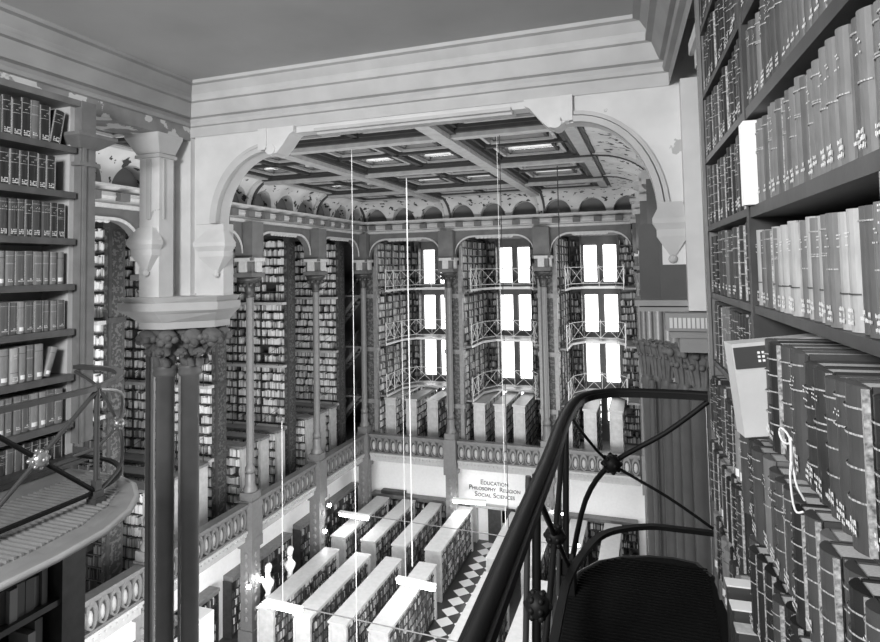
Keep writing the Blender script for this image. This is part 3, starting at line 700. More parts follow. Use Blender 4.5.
# the big pier on the left
P = empty('plaster_pier', (-4.2, 4.75, -.28), 'large pale plaster pier with hooded corbels on a moulded octagonal block', 'pier')
P['kind'] = 'structure'
b_ = MB().box(-4.39, -4.16, 4.25, 4.42, -.28, 1.22).box(-4.50, -4.30, 4.42, 4.66, -.28, 1.30).box(-4.16, -4.07, 4.65, 4.9, -.28, 1.30).box(-4.30, -4.235, 4.60, 4.9, -.28, 1.3)
b_.box(-4.235, -4.115, 4.59, 4.9, -.28, 1.3)
b_.build('body', 'plaster', P)
MB().prism([(-4.41, 4.42), (-4.41, 4.23), (-4.14, 4.23), (-4.14, 4.42)], 1.10, 1.24, [(-4.47, 4.45), (-4.47, 4.15), (-4.08, 4.15), (-4.08, 4.45)]).box(-4.47, -4.08, 4.15, 4.45, 1.24, 1.27).box(-4.42, -4.135, 4.22, 4.44, 1.06, 1.09).build('pilaster_capital', 'moulding', P)
MB().box(-4.30, -4.25, 4.235, 4.25, .5, 1.05).box(-4.16, -4.148, 4.29, 4.31, .5, 1.05).build('pilaster_fillet', 'moulding', P)
corbel(-4.275, 4.26, .30, .42).build('corbel', 'plaster', P)
corbel(-3.79, YF+.01, .36, .40).build('corbel', 'plaster', P)
def octo(cx_, cy_, rx_, ry_): return [(cx_ + rx_*math.cos(PI/8+k*PI/4)/math.cos(PI/8), cy_ + ry_*math.sin(PI/8+k*PI/4)/math.cos(PI/8)) for k in range(8)]
pc = (-4.10, 4.72)
def sq(g): return [(-4.44-g, 4.20-g), (-4.12, 4.20-g), (-3.76+g, 4.52-g*.9), (-3.76+g, 4.78), (-4.44-g, 4.78)]
MB().prism(sq(.03), -.26, -.21, sq(.07)).prism(sq(.07), -.33, -.26).prism(sq(.03), -.36, -.33, sq(.07)).prism(sq(-.05), -.44, -.36, sq(.03)).prism(sq(-.05), -.50, -.44).build('moulded_base', 'moulding', P)
# foliage capital
P2 = empty('double_column', (-4.27, 4.65, FL), 'pair of thick grey round shafts with leafy capitals under the plaster pier', 'column')
SH = [(-4.34, 4.52), (-4.15, 4.63)]
m = MB(); rr = random.Random(5)
for (x, y) in SH: m.lathe(x, y, [(.082, -.86), (.10, -.8), (.125, -.68), (.19, -.55), (.2, -.50)], 14)
def crocket(x, y, z, r, a0):
    m.ball((x, y, z), r, 12, (1, 1, .8), .18)
    for a in range(7):
        th = a0 + a*2*PI/7; m.ball((x+r*.8*math.cos(th), y+r*.8*math.sin(th), z-.25*r*(1+math.sin(a*2.1))), r*.42, 8, (1, 1, .9), .3)
    m.ball((x, y, z-r*.75), r*.5, 8, (1, 1, .8), .35)
for (x, y, a) in ((-4.37, 4.33, 0), (-4.14, 4.34, 1), (-3.94, 4.43, 2), (-3.82, 4.53, 3), (-3.86, 4.72, 1), (-4.45, 4.5, 2)):
    crocket(x, y, -.575, .088, a)
    cx2, cy2 = min(SH, key=lambda q: math.dist(q, (x, y)))
    m.tube(bez((cx2+(x-cx2)*.45, cy2+(y-cy2)*.45, -.86), (cx2+(x-cx2)*.5, cy2+(y-cy2)*.5, -.66), (x, y, -.60), 6), .035, 8)
for (x, y, a) in ((-4.28, 4.38, 0), (-4.06, 4.42, 1), (-3.93, 4.50, 2), (-4.42, 4.42, 0)): crocket(x, y, -.715, .05, a)
m.build('leaf_capital', 'foliage_stone', P2)
for (x, y) in SH: MB().lathe(x, y, [(.22, FL), (.22, FL+.3), (.12, FL+.4), (.083, FL+.6), (.083, -.97), (.10, -.96), (.112, -.93), (.10, -.90), (.115, -.88), (.10, -.86)], 20).build('shaft', 'stone_shaft', P2)
MB().box(-4.262, -4.235, 4.60, 4.63, FL, -.86).build('fillet_bar', 'wood_light', P2)
P3 = empty('iron_standard', (-4.55, 4.72, FL), 'thin square iron standard beside the thick double column, towards the near bookcase', 'column')
# right pier
Q = empty('plaster_pier', (.2, 4.6, -.3), 'pale plaster pilaster and corbel where the arch meets the book wall', 'pier'); Q['kind'] = 'structure'
MB().box(.255, .40, 4.45, 4.62, -.32, 1.30).box(.10, .255, 4.56, 4.62, .0, .30).build('body', 'plaster', Q)
corbel(.17, 4.60, .26, .45).build('corbel', 'moulding', Q)
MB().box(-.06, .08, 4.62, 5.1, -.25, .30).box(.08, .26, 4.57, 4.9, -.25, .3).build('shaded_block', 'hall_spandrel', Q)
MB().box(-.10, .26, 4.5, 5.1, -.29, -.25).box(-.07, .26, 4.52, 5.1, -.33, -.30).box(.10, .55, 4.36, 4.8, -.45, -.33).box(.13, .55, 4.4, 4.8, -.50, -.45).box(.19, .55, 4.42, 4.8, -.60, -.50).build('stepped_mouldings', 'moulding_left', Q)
m = MB()
for i in range(9): m.box(.125+i*.028, .145+i*.028, 4.35, 4.37, -.43, -.36)
m.build('dentils', 'plaster', Q)
Q2 = empty('clustered_column', (.2, 4.85, FL), 'cluster of dark round shafts with leafy capitals beside the book wall', 'column')
for i, (x, y, r) in enumerate(((-.03, 5.2, .045), (.05, 5.12, .04), (.11, 5.02, .045), (.17, 4.92, .04), (.235, 4.84, .05), (.31, 4.78, .055), (.0, 5.0, .02))):
    MB().lathe(x, y, [(r*1.6, FL), (r*1.6, FL+.3), (r, FL+.5), (r, -.98), (r*1.25, -.95), (r*1.1, -.9)], 16).build('shaft', 'iron_col', Q2)
m = MB()
for (x, y, r) in ((-.03, 5.2, .045), (.05, 5.12, .04), (.11, 5.02, .045), (.235, 4.84, .06), (.34, 4.76, .07)):
    m.lathe(x, y, [(r*.9, -.92), (r*1.1, -.8), (r*1.9, -.62)], 12)
    big = r > .05; z0 = -.64 if big else -.62
    for a in range(10):
        th = a*PI/5
        m.tube(bez((x+r*math.cos(th), y+r*math.sin(th), -.88), (x+r*1.3*math.cos(th), y+r*1.3*math.sin(th), -.72), (x+r*2.1*math.cos(th), y+r*2.1*math.sin(th), z0), 5), .013 if big else .008, 6)
        m.ball((x+r*2.1*math.cos(th), y+r*2.1*math.sin(th), z0-.01), .030 if big else .018, 8, bumps=.4)
        m.ball((x+r*1.6*math.cos(th+.3), y+r*1.6*math.sin(th+.3), z0-.10), .022 if big else .012, 8, bumps=.4)
m.build('leaf_capital', 'foliage_stone', Q2)

# iron standard
MB().box(-4.66, -4.615, 4.60, 4.645, FL, -.74).build('shaft', 'iron_col', P3)
MB().box(-4.60, -4.58, 4.62, 4.64, FL, -.74).build('side_bar', 'wood_light', P3)

# ------------------------------------------------------------------ books that can be told apart
def book_proto(k, tone, bands, marks, sw):
    """unit book: spine towards -x at x=0, thickness along y (centred), depth along +x, height along z"""
    rnd = random.Random(100+k)
    b = MB(); b.smooth = False
    n = 6; sp = [(-.04 + .06*abs(2*i/n-1)**2, -.5 + i/n) for i in range(n+1)]
    poly = [(1, .5), (1, .42)] + [(.06, .42), (.06, -.42)] + [(1, -.42), (1, -.5)] + sp
    poly = sp + [(1, .5), (1, .40), (.07, .40), (.07, -.40), (1, -.40), (1, -.5)]
    m = n+3; poly = sp + [(.04, .5), (.04, -.5)]
    b.add([(x, y, 0) for x, y in poly] + [(x, y, 1) for x, y in poly], [tuple(range(m))[::-1], tuple(range(m, 2*m))] + [(i, (i+1) % m, m+(i+1) % m, m+i) for i in range(m)])
    b.box(.05, 1, .40, .5, 0, 1).box(.05, 1, -.5, -.40, 0, 1)
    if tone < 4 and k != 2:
        b.mi = 1                              # pale joints along the spine: wear, plus glare painted into the colour
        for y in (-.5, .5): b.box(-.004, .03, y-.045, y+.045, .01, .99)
    b.mi = 1
    for z in bands:
        s2 = [(x-.012, y) for x, y in sp]
        b.add([(x, y, z) for x, y in s2] + [(x, y, z+.013) for x, y in s2], [(i, i+1, n+2+i, n+1+i) for i in range(n)])
    root = b.build('book', ['cloth%d' % tone, 'gilt_wear_glare' if tone < 5 else 'cloth2'], None, (0, 0, 0))
    MB().box(.045, .97, -.40, .40, .01, .985).build('page_block', 'page', root)
    l = MB()
    if sw == 'plate': l.add([(x-.014, y*.8, .08) for x, y in sp] + [(x-.014, y*.8, .20) for x, y in sp], [(i, i+1, n+2+i, n+1+i) for i in range(n)])
    else:
        for r_ in range(marks):
            z = .16 - r_*.05
            for c in range(5):
                y = -.30 + c*.135
                if rnd.random() < .85:
                    h = .036*rnd.uniform(.6, 1); w = .11*rnd.uniform(.6, 1)
                    l.add([(-.047, y, z), (-.047, y+w, z), (-.047, y+w, z+h), (-.047, y, z+h)], [(0, 3, 2, 1)])
                    if rnd.random() < .5: l.add([(-.047, y, z-.012), (-.047, y+.03, z-.012), (-.047, y+.03, z), (-.047, y, z)], [(0, 3, 2, 1)])
        if marks > 2:
            for zz in (.80, .77, .70):
                for c in range(4):
                    if rnd.random() < .7: l.add([(-.047, -.28+c*.14, zz), (-.047, -.20+c*.14, zz), (-.047, -.20+c*.14, zz+.012), (-.047, -.28+c*.14, zz+.012)], [(0, 3, 2, 1)])
    l.build('call_number', 'label_white', root)
    return root
PR = []
spec = [(0, (.62, .86), 3, ''), (1, (.55, .60, .85), 3, ''), (2, (.7, .9), 3, ''), (3, (.88,), 2, ''), (4, (.62, .64, .86), 2, ''), (5, (.8,), 2, 'plate'), (7, (), 2, 'plate'), (0, (.25, .4, .55, .7, .85), 2, ''), (2, (.3, .5, .7, .86), 2, ''), (6, (.3,), 3, ''), (4, (.5,), 3, ''), (1, (.2, .35, .5, .65, .8), 3, '')]
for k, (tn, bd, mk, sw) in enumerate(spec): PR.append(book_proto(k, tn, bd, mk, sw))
TONE = {0: 'black', 1: 'near-black', 2: 'dark', 3: 'dark grey', 4: 'mid-grey', 5: 'grey', 6: 'light grey', 7: 'black ribbed', 8: 'dark ribbed', 9: 'pale', 10: 'grey', 11: 'dark ribbed'}
nbook = [0]
def book(k, pos, sz, rot, label, grp, tilt=0.):
    o = copy_tree(PR[k]); nbook[0] += 1
    o.scale = sz; o.location = pos
    o.rotation_mode = 'XYZ'; o.rotation_euler = (tilt, 0, rot)
    tag(o, label, 'book', grp); return o

# ---- left near bookcase (face towards +x at x=-3.9)
FXL = -3.90
t = empty('bookcase', (-4.08, 2.5, -1.33), 'tall wooden bookcase with pilaster end standing on the ribbed balcony', 'bookcase')
ZL = [-1.31, -1.03, -.70, -.38, -.06, .265, .60, .93]
MB().box(-4.26, -4.22, 1.6, 3.22, -1.33, 1.28).build('back_panel', 'case_back', t)
m = MB()
for z in ZL[1:]: m.box(-4.22, FXL+.005, 1.6, 3.2, z-.045, z)
m.build('shelf_boards', 'shelf_edge', t)
MB().box(-4.26, FXL+.01, 1.6, 3.24, 1.235, 1.28).build('top_board', 'wood_mid', t)
m = MB().box(-4.26, -3.95, 3.19, 3.24, -1.33, 1.28)
m.build('side_panel', 'case_back', t)
m = MB().box(-4.0, FXL+.02, 3.225, 3.345, -1.2, 1.28).box(FXL+.02, FXL+.032, 3.235, 3.26, -1.2, .95)
m.build('pilaster', 'wood_mid', t)
m = MB().prism([(-4.02, 3.21), (FXL+.03, 3.21), (FXL+.03, 3.36), (-4.02, 3.36)], .93, 1.01, [(-4.02, 3.14), (FXL+.10, 3.14), (FXL+.10, 3.47), (-4.02, 3.47)]).box(-4.02, FXL+.10, 3.14, 3.47, 1.01, 1.035).box(-4.02, FXL+.04, 3.20, 3.37, .80, .83)
m.build('pilaster_capital', 'wood_mid', t)
MB().box(-4.26, FXL+.06, 1.6, 3.24, -1.33, -1.30).box(-4.26, FXL+.05, 1.6, 3.36, -1.33, -1.27).build('plinth', 'wood_near', t)
rows = ['bottom', 'second', 'third', 'fourth', 'fifth', 'sixth', 'seventh', 'top']
pat = [[0, 1, 4, 0, 3, 2], [4, 5, 3, 4, 5, 4], [9, 5, 4, 9, 2, 4, 5], [6, 4, 5, 3, 4, 5, 4], [4, 4, 5, 4, 3, 4], [0, 1, 0, 0, 1, 2], [0, 1, 0, 0, 0, 1], [0, 2, 0, 6, 3, 0, 9]]
pat2 = {0: [0, 0, 1, 0], 1: [5, 4, 5, 3], 2: [9, 5, 4, 5], 3: [5, 4, 3, 5], 4: [4, 5, 3, 5], 5: [1, 2, 0, 1], 6: [0, 1, 0, 0], 7: [0, 0, 5, 4, 0]}
rb = random.Random(11)
for ri, z in enumerate(ZL):
    top = (ZL[ri+1]-.055) if ri < 7 else 1.235
    y = 3.17 - (.10 if ri in (6,) else .02); i = 0; H = (top-z)*(.90 if ri != 3 else .80) if ri != 4 else (top-z)*.86
    while y > 2.60:
        w = rb.uniform(.050, .066) if ri < 6 else rb.uniform(.055, .075); k = rb.choice(pat2[ri]) if rb.random() < .8 else rb.choice(pat[ri])
        hh = H * rb.uniform(.96, 1.0) if ri != 7 else H*rb.uniform(.88, 1)
        tilt = 0.
        lab = '%s book, %s from the pilaster end, %s shelf of the ribbed-balcony bookcase' % (TONE[k], ORD[i], rows[ri])
        if ri == 7 and i == 0: tilt = .16; y -= .05; hh *= .95; lab = 'thin dark book leaning over at the pilaster end of the top shelf'
        if ri == 2 and i == 0: tilt = .30; y -= .10; hh *= .88; lab = 'dark book leaning sideways at the pilaster end of the third shelf'
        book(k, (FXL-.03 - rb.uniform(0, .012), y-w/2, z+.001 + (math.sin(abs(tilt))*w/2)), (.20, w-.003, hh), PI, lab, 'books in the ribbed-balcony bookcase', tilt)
        y -= w; i += 1
# near balcony deck on the left
def arc(cx_, cy_, r, a0, a1, n=10, sx=1., sy=1.): return [(cx_+r*sx*math.cos(a0+(a1-a0)*i/n), cy_+r*sy*math.sin(a0+(a1-a0)*i/n)) for i in range(n+1)]
t = empty('balcony', (-3.3, 2.4, -1.45), 'ribbed iron balcony floor with a rounded end and light nosing, below the pale bookcase', 'balcony')
edge = [(-2.71, .6), (-2.715, 2.15), (-2.75, 2.45), (-2.85, 2.70), (-2.98, 2.88), (-3.16, 3.03), (-3.34, 3.10), (-3.66, 3.14)]
inn = [(-3.86, .6), (-3.86, 2.15), (-3.86, 2.45), (-3.86, 2.7), (-3.86, 2.88), (-3.86, 3.03), (-3.86, 3.10), (-3.86, 3.14)]
m = MB()
m.prism([inn[0]] + edge + [inn[-1]], -1.36, -1.34); m.build('floor_plate', 'deck_iron', t)
m = MB(); y = .62
while y < 3.08:
    xo = -2.9
    for (xa, ya), (xb, yb) in zip(edge, edge[1:]):
        if ya <= y <= yb: xo = xa + (xb-xa)*(y-ya)/max(1e-6, yb-ya) - .16
    if xo > -3.6: m.box(-3.62, xo, y, y+.014, -1.34, -1.325)
    y += .036
m.build('floor_ribs', 'deck_iron', t)
m = MB()
for d, z, r_ in ((0, -1.352, .018),): m.tube([(x+d, y, z) for x, y in edge], r_, 8)
m.build('nosing', 'hall_trim', t)
m = MB()
pe = [(x-.06, y-.04) for x, y in edge]
for (a, b) in zip(edge, edge[1:]):
    m.add([(a[0], a[1], -1.345), (b[0], b[1], -1.345), (b[0]-.15, b[1]-.05, -1.335), (a[0]-.15, a[1]-.0, -1.335)], [(0, 1, 2, 3)])
m.build('edge_band', 'deck_iron', t)
MB().prism([(-3.3, .6)] + [(x-.16, y-.08) for x, y in edge] + [(-3.6, 3.0)], -1.46, -1.365).build('under_frame', 'iron_black', t)
# its railing
t = empty('balcony_railing', (-3.1, 2.4, -1.34), 'iron railing with crossed bars and round rosettes around the ribbed balcony', 'railing')
XRl = -3.1
toprail = [(XRl, .7, -.67), (XRl, 2.45, -.67), (-3.12, 2.72, -.665), (-3.18, 2.90, -.66), (-3.30, 3.05, -.655), (-3.46, 3.15, -.65), (-3.62, 3.19, -.65), (-3.88, 3.20, -.65)]
def smooth(pts, n=4):
    out = []; P_ = [Vector(p) for p in pts]
    for i in range(len(P_)-1):
        a, b, c, d_ = P_[max(i-1, 0)], P_[i], P_[i+1], P_[min(i+2, len(P_)-1)]
        for j in range(n):
            s_ = j/n; out.append(.5*((2*b) + (-a+c)*s_ + (2*a-5*b+4*c-d_)*s_*s_ + (-a+3*b-3*c+d_)*s_**3))
    out.append(P_[-1]); return out
MB().tube(smooth(toprail), .02, 8, flat=(.045, .028)).build('top_rail', 'iron_rail', t)
low_ = [(x, y, -1.27) for x, y, z in toprail]
MB().tube(smooth(low_), .014, 6, flat=(.028, .018)).build('lower_rail', 'iron_black', t)
for y in (1.28, 1.99, 2.70):
    MB().tube([(XRl, y, -1.34), (XRl, y, -.67)], .016, 10).build('post', 'iron_rail', t)
    MB().box(XRl-.035, XRl+.035, y-.035, y+.035, -1.345, -1.30).box(XRl-.028, XRl+.028, y-.028, y+.028, -1.30, -1.26).box(XRl-.02, XRl+.02, y-.02, y+.02, -1.26, -1.20).build('post_foot', 'iron_rail', t)
for y0, y1 in ((1.28, 1.99), (1.99, 2.70)):
    MB().tube([(XRl, y0, -1.27), (XRl, y1, -.68)], .013, 8).build('cross_bar', 'iron_rail', t); MB().tube([(XRl, y0, -.68), (XRl, y1, -1.27)], .013, 8).build('cross_bar', 'iron_black', t)
def rosette(c, nrm, r, parent, matn):
    nrm = Vector(nrm).normalized(); a = nrm.cross(Vector((0, 0, 1))).normalized(); b = a.cross(nrm); c = Vector(c)
    m = MB().ball(c, r, 14)
    for s_ in (1, -1):
        for k in range(8):
            p = c + a*(r*.88*math.cos(k*PI/4)) + b*(r*.88*math.sin(k*PI/4)) + nrm*(s_*r*.35); m.ball(p, r*.26, 8)
        m.ball(c + nrm*(s_*r*.85), r*.30, 8)
    m.build('rosette', matn, parent)
rosette((XRl, 2.345, -.975), (1, 0, 0), .048, t, 'brass'); rosette((XRl, 1.635, -.975), (1, 0, 0), .048, t, 'brass')
rc_ = (-3.33, 3.06, -.98)
MB().tube(smooth([(XRl, 2.72, -.68), (-3.16, 2.92, -.74), (-3.26, 3.03, -.86), rc_, (-3.50, 3.13, -1.10), (-3.66, 3.17, -1.20), (-3.86, 3.18, -1.27)]), .011, 8).build('cross_bar', 'brass', t)
MB().tube(smooth([(XRl, 2.72, -1.27), (-3.16, 2.92, -1.20), (-3.26, 3.03, -1.09), rc_, (-3.50, 3.13, -.86), (-3.66, 3.17, -.76), (-3.86, 3.18, -.68)]), .011, 8).build('cross_bar', 'iron_rail', t)
rosette(rc_, (1, 1, 0), .042, t, 'brass')
# lower bookcase under the left balcony
t = empty('bookcase', (-4.0, 2.3, -4.1), 'dark lower bookcase in the shade underneath the ribbed balcony', 'bookcase')
MB().box(-4.3, -4.25, .8, 3.2, -4.1, -1.55).build('back_panel', 'wood_dark', t)
m = MB()
for z in (-1.90, -2.25, -2.6, -2.95, -3.3):
    m.box(-4.25, -3.95, .8, 3.16, z-.04, z); far_row('y', .9, 3.1, -3.98, -.2, z, .29, (0, 0, 1, 1, 2), .95, .045, .065)
m.build('shelf_boards', 'wood_dark', t)
MB().box(-4.3, -3.93, 3.16, 3.34, -4.1, -1.52).build('pilaster', 'wood_near', t)

# ---- right: the near book wall, turned by a couple of degrees
TH = math.atan(.0425); P0 = Vector((.223, 2.966, 0))
def RT(x, y, z): return (P0.x + x*math.cos(TH) - y*math.sin(TH), P0.y + x*math.sin(TH) + y*math.cos(TH), z)
ZR = [-1.21, -.935, -.66, -.385, -.115, .155, .43, .70, .97, 1.24]
def rbox(): return MB(RT)
t = empty('bookcase', RT(.15, -1.6, -1.33), 'tall packed bookcase at arm\'s length beside the black balcony', 'bookcase')
rbox().box(.32, .36, -3.2, -.28, -1.33, 1.7).build('back_panel', 'wood_dark', t)
st(rbox().box(.40, .5, -3.6, 1.6, -4.5, NC).build('wall_right', 'hall_spandrel'))
m = rbox()
for z in ZR: m.box(0, .32, -1.10, -.30, z-.022, z)
m.build('far_shelves', 'wood_near', t)
m = rbox()
for z in ZR[5:]: m.box(0, .32, -3.2, -1.13, z-.03, z)
m.build('near_shelves', 'wood_near', t)
m = rbox()
for z in ZR[:4]: m.box(-.03, .32, -3.2, -1.13, z-.022, z)
m.box(0, .32, -3.2, -1.13, ZR[4]-.022, ZR[4])
m.build('deep_shelves', 'wood_near', t)
rbox().box(-.008, .32, -.30, -.27, -1.33, 1.7).box(-.012, .0, -.31, -.262, -1.33, 1.3).build('end_stile', 'wood_mid', t)
rbox().box(-.003, .32, -1.13, -1.10, -1.33, 1.7).build('middle_stile', 'wood_near', t)
# books, far section
def rrow(ri, s0, s1, tones, wmin, wmax, prot, h0, h1, gname, rowlab, dep=.2, jit=.006, lean=0.):
    s_ = s1; i = 0
    while s_ - wmin > s0:
        w = rb.uniform(wmin, wmax); k = rb.choice(tones); hh = rb.uniform(h0, h1)
        if s_ - w < s0: break
        p = RT(.014-prot+rb.uniform(-jit, jit), s_-w/2, ZR[ri]+.001)
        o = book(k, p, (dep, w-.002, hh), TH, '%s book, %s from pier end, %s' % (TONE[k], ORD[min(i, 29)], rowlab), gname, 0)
        s_ -= w; i += 1
        yield o
names = {0: 'fifth shelf below eye level', 1: 'fourth shelf below eye level', 2: 'third shelf below eye level', 3: 'second shelf below eye level', 4: 'shelf just below eye level', 5: 'shelf at eye level', 6: 'shelf above eye level', 7: 'second shelf above eye level', 8: 'top visible shelf'}
for ri in (3, 4, 5, 6, 7, 8):
    h = .235 if ri != 5 else .232
    for o in rrow(ri, -1.09, -.31, (0, 7, 11, 0, 1, 8, 8, 0) if ri > 4 else (8, 11, 7, 2, 8, 4), .044, .056, .0, h-.015, h, 'books in the far half of the book wall', names[ri] + ', book-wall far half'): pass
for ri in (0, 1, 2):
    for o in rrow(ri, -1.00 if ri != 1 else -.97, -.31, (7, 0, 1, 11, 8, 5), .046, .06, .03, .19, .235, 'books in the far half of the book wall', names[ri] + ', book-wall far half'): pass
# near section
for ri, tones, wm, wx_, pt, h0, h1 in ((7, (2, 3, 2, 3, 4, 3), .034, .044, .0, .22, .235), (6, (2, 3, 2, 3, 4, 3), .034, .044, .0, .20, .225), (5, (4, 3, 10, 4, 3, 10, 4), .038, .046, .0, .205, .225), (8, (2, 3), .04, .05, 0, .22, .235)):
    for o in rrow(ri, -2.08, -1.195 if ri == 5 else -1.135, tones, wm, wx_, pt, h0, h1, 'books in the near half of the book wall', names[ri] + ', book-wall near half'): pass
for o in rrow(4, -1.98, -1.135, (9, 9, 4, 9, 10, 9, 10, 3), .036, .044, .0, .195, .205, 'books in the near half of the book wall', names[4] + ', book-wall near half'): pass
for ri, tones, h0, h1, pt in ((3, (1, 8, 2, 11, 8, 7), .205, .225, .06), (2, (8, 11, 2, 8, 10, 7), .20, .22, .055), (1, (7, 8, 11, 0), .19, .21, .05)):
    for o in rrow(ri, -2.2, -1.14 if ri != 3 else -1.49, tones, .050, .064, pt, h0, h1, 'books in the near half of the book wall', names[ri] + ', book-wall near half', .25, .01): pass
book(9, RT(.0, -2.02, ZR[4]+.001), (.24, .06, .235), TH, 'tall wide pale volume standing at the open end of the light row', 'books in the near half of the book wall')
# special things on the wall
def at(x, s_, z): return RT(x, s_, z)
m = rbox(); m.box(-.018, .17, -1.185, -1.145, .157, .385); 
for i in range(8): m.box(-.022, -.018, -1.184+i*.005, -1.181+i*.005, .157, .38)
tag(m.build('paper_bundle', 'paper_white'), 'tall bundle of white unbound pages standing between the two shelf halves', 'papers')
# grey binder box leaning out with a dark label
c0 = Vector(RT(-.10, -1.455, -.384))
t = empty('box_file', c0, 'plain grey box file pulled out of its row, dark label near its top', 'box file')
t.rotation_euler = (.0, -.10, TH + .12)
def loc_mb(mb, name, m_, par):
    ob = mb.build(name, m_, None, (0, 0, 0)); ob.location = (0, 0, 0); ob.parent = par; return ob
loc_mb(MB().box(-.0, .2, -.028, .028, 0, .205), 'box_body', 'cloth7', t)
loc_mb(MB().box(.002, .11, -.031, -.028, .15, .197), 'dark_label', 'cloth2', t)
ml = MB()
for r_ in range(3):
    for c in range(3 - r_ % 2): ml.box(.05+c*.009, .055+c*.009, -.0325, -.031, .162+r_*.009, .167+r_*.009)
loc_mb(ml, 'label_writing', 'label_white', t)
# string tied in a bow hanging on a folio
c0 = RT(-.105, -1.96, -.262)
m = MB()
def loop(pts): m.tube(smooth([(c0[0]-.012-.01*abs(a)/.04, c0[1]+a, c0[2]+b) for a, b in pts], 5), .0017, 6)
loop([(0, 0), (.014, .010), (.030, .012), (.036, .004), (.028, -.006), (.012, -.006), (0, 0)])
loop([(0, 0), (-.012, .003), (-.024, -.008), (-.030, -.024), (-.024, -.034), (-.012, -.024), (0, 0)])
loop([(-.004, -.005), (.004, -.004), (.005, .004), (-.003, .005), (-.004, -.005)])
m.tube(smooth([(c0[0]-.01, c0[1], c0[2]), (c0[0]-.015, c0[1]+.004, c0[2]-.05), (c0[0]-.01, c0[1]+.01, c0[2]-.10), (c0[0], c0[1]+.004, c0[2]-.10)]), .0017, 6)
m.tube(smooth([(c0[0]-.01, c0[1], c0[2]), (c0[0]-.012, c0[1]-.012, c0[2]-.05), (c0[0], c0[1]-.006, c0[2]-.08)]), .0017, 6)
tag(m.build('string_bow', 'string'), 'loose bow of white string tied round a folio on the book wall', 'string')
# white papers low down between the rows
for i, (sa, wd_, z, tn) in enumerate(((-1.03, .05, -.905, 'paper_white'), (-1.10, .055, -.93, 'paper_white'), (-1.165, .05, -.955, 'page'), (-1.225, .05, -.985, 'page'))):
    m = rbox(); m.box(-.085, .2, sa-wd_, sa, z-.22, z); q = tag(m.build('folio', 'wood_dark'), 'large folio with a white top edge low on the wall, %s towards the black deck' % ('farthest', 'second', 'third', 'nearest')[i], 'book', 'white-topped folios by the black deck')
    rbox().box(-.09, .2, sa-wd_+.003, sa-.003, z, z+.004).build('top_edge', tn, q)
# upper right cornice block where arch pier meets the case
st(MB(RT).box(.0, .3, -.26, .10, 1.0, 1.06).box(.02, .3, -.26, .06, .92, 1.0).build('trim_15', 'moulding'))

# ---- black balcony and railing in the foreground
t = empty('balcony', RT(-.3, -1.5, -1.40), 'black iron grating balcony floor with a rounded front, at the bottom of the view', 'balcony')
ed = [(.215, 2.85), (.16, 2.955), (.06, 2.975), (-.04, 2.962), (-.15, 2.92), (-.25, 2.848), (-.33, 2.72), (-.37, 2.52), (-.36, 2.2), (-.33, 1.6), (-.26, .4)]
m = MB().prism([(.27, 2.4), (.30, .4)][::-1] + ed[::1], -1.36, -1.335) if False else MB()
m.prism([(.32, .4), (.26, 2.4)] + ed, -1.37, -1.335); m.build('floor_plate', 'deck_black', t)
m = MB(); yy = .5
while yy < 2.9:
    xo = -.3
    for (xa, ya), (xb, yb) in zip(ed[3:], ed[4:]):
        if yb <= yy <= ya: xo = xb + (xa-xb)*(yy-yb)/(ya-yb)
    m.box(xo+.02, .2, yy, yy+.006, -1.335, -1.330); yy += .022
m.build('floor_ribs', 'deck_black', t)
m = MB().tube([(x, y, -1.345) for x, y in ed], .014, 8); m.build('nosing', 'iron_dark', t)
t = empty('balcony_railing', (-.3, 1.9, -1.335), 'heavy black iron railing with rosettes curving round the near balcony', 'railing')
top = [(.235, 2.965, -.60), (.10, 2.97, -.60), (-.10, 2.955, -.60), (-.20, 2.92, -.60), (-.285, 2.83, -.60), (-.325, 2.66, -.60), (-.328, 2.32, -.60), (-.308, 1.89, -.60), (-.295, 1.43, -.60), (-.28, .95, -.60), (-.26, .3, -.60)]
MB().tube(smooth(top), .02, 10, flat=(.050, .024)).build('top_rail', 'iron_black', t)
MB().tube([(p.x, p.y, p.z+.010) for p in smooth(top)], .017, 10).build('rail_cap', 'iron_black', t)
lowr = [(.235, 2.965, -1.2), (.10, 2.965, -1.2), (-.04, 2.955, -1.2), (-.20, 2.85, -1.2), (-.276, 2.69, -1.2), (-.327, 2.41, -1.2), (-.33, 2.16, -1.2), (-.31, 1.6, -1.2), (-.28, .9, -1.2)]
MB().tube(smooth(lowr), .014, 8, flat=(.03, .018)).build('lower_rail', 'iron_black', t)
for (x, y) in ((-.345, 2.56), (-.325, 1.75)):
    MB().tube([(x-.02, y, -1.335), (x, y, -.60)], .013, 10).build('post', 'iron_black', t)
    MB().tube([(x-.045, y-.05, -1.335), (x-.02, y-.02, -.60)], .009, 8).build('post', 'iron_dark', t)
    MB().box(x-.05, x+.02, y-.045, y+.045, -1.34, -1.26).box(x-.04, x+.01, y-.03, y+.03, -1.26, -1.20).build('post_foot', 'iron_black', t)
ro = (-.222, 2.955, -.93)
ro = (-.19, 2.925, -.92)
MB().tube(smooth([(.235, 2.965, -.62), (.05, 2.96, -.77), ro, (-.30, 2.80, -1.05), (-.345, 2.58, -1.25)]), .012, 8).build('cross_bar', 'iron_black', t)
MB().tube(smooth([(.235, 2.965, -1.18), (.05, 2.96, -1.06), ro, (-.285, 2.80, -.78), (-.335, 2.58, -.62)]), .007, 8).build('cross_bar', 'iron_black', t)
rosette(ro, (.5, -1, 0), .042, t, 'iron_black')
r2 = (-.335, 2.12, -.93)
MB().tube(smooth([(-.345, 2.56, -.62), r2, (-.33, 1.72, -1.25)]), .010, 8).build('cross_bar', 'iron_black', t)
MB().tube(smooth([(-.345, 2.56, -1.25), r2, (-.33, 1.72, -.62)]), .010, 8).build('cross_bar', 'iron_black', t)
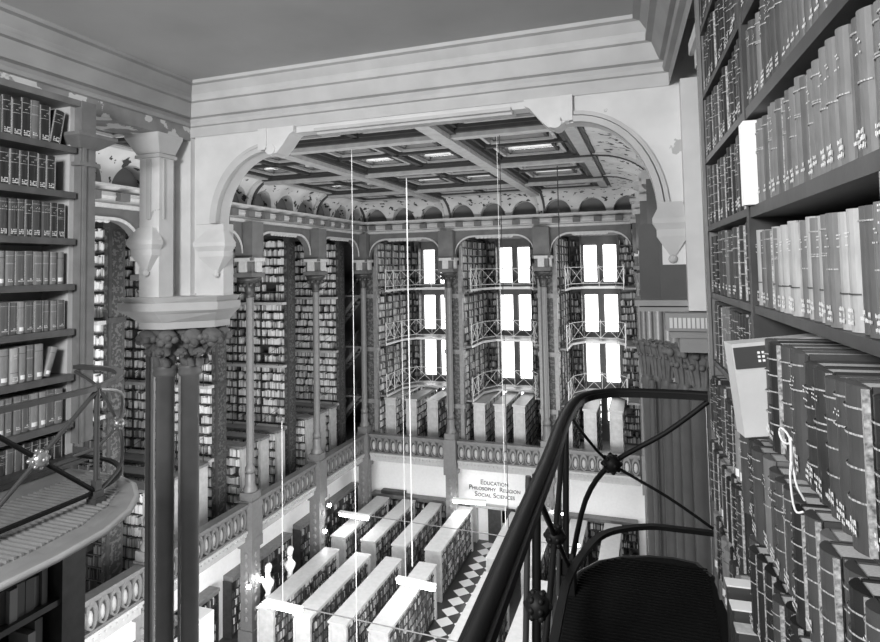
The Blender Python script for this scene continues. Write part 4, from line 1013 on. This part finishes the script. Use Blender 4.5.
rosette(r2, (1, 0, 0), .036, t, 'iron_black')
r3 = (-.318, 1.68, -.93)
rosette(r3, (1, 0, 0), .036, t, 'iron_black')

# far books: one mass
FAR.build('shelved_books', ['far%d' % k for k in range(6)], None, (0, 0, FL))
fb_ = bpy.data.objects['shelved_books']; tag(fb_, 'thousands of far books packed on the shelves all round the hall', 'books', None, 'stuff')
for o in PR:
    for ch in list(o.children): bpy.data.objects.remove(ch)
    bpy.data.objects.remove(o)

# ------------------------------------------------------------------ light
W = bpy.data.worlds.new('World'); bpy.context.scene.world = W; W.use_nodes = True
W.node_tree.nodes['Background'].inputs[0].default_value = (1, 1, 1, 1); W.node_tree.nodes['Background'].inputs[1].default_value = .17
def area(name, loc, to, sx, sy, p):
    l = bpy.data.lights.new(name, 'AREA'); l.shape = 'RECTANGLE'; l.size = sx; l.size_y = sy; l.energy = p
    o = bpy.data.objects.new(name, l); C.objects.link(o); o.location = loc
    o.rotation_euler = (Vector(to)-Vector(loc)).to_track_quat('-Z', 'Y').to_euler(); return o
area('window_light', (-7.5, 36.9, -3), (-7.5, 20, -5), 14, 9, 1000)
area('skylight_light', (-8, 19, 3.3), (-8, 19, -10), 10, 16, 560)
area('reading_room_light', (-8, 22, -10.7), (-8, 22, -14), 11, 14, 260)
area('alcove_fill_light', (-8, 6.2, -10), (-14, 25, -3), 12, 6, 2500)  # added fill lamp below the view, brightens the side alcove bookcases
area('opposite_window_light', (5.5, 20, -3), (-14, 22, -3), 18, 8, 1250)
area('near_room_fill_light', (-1.6, -1.4, .9), (-3.6, 4.5, -.2), 1.2, .8, 165)  # added lamp behind the camera, fills the near room from the front
for o in list(C.objects):
    if o.parent is None: o.location.z += ZO
sc = bpy.context.scene
sc.view_settings.view_transform = 'Standard'; sc.view_settings.look = 'None'; sc.view_settings.exposure = 0.66; sc.view_settings.gamma = 1; sc.view_settings.use_curve_mapping = False
sc.cycles.use_denoising = True
sc.cycles.max_bounces = 6; sc.cycles.diffuse_bounces = 4; sc.cycles.transparent_max_bounces = 8
print('BOOKS', nbook[0], 'OBJ', len(sc.objects), 'FAR faces', len(FAR.f))
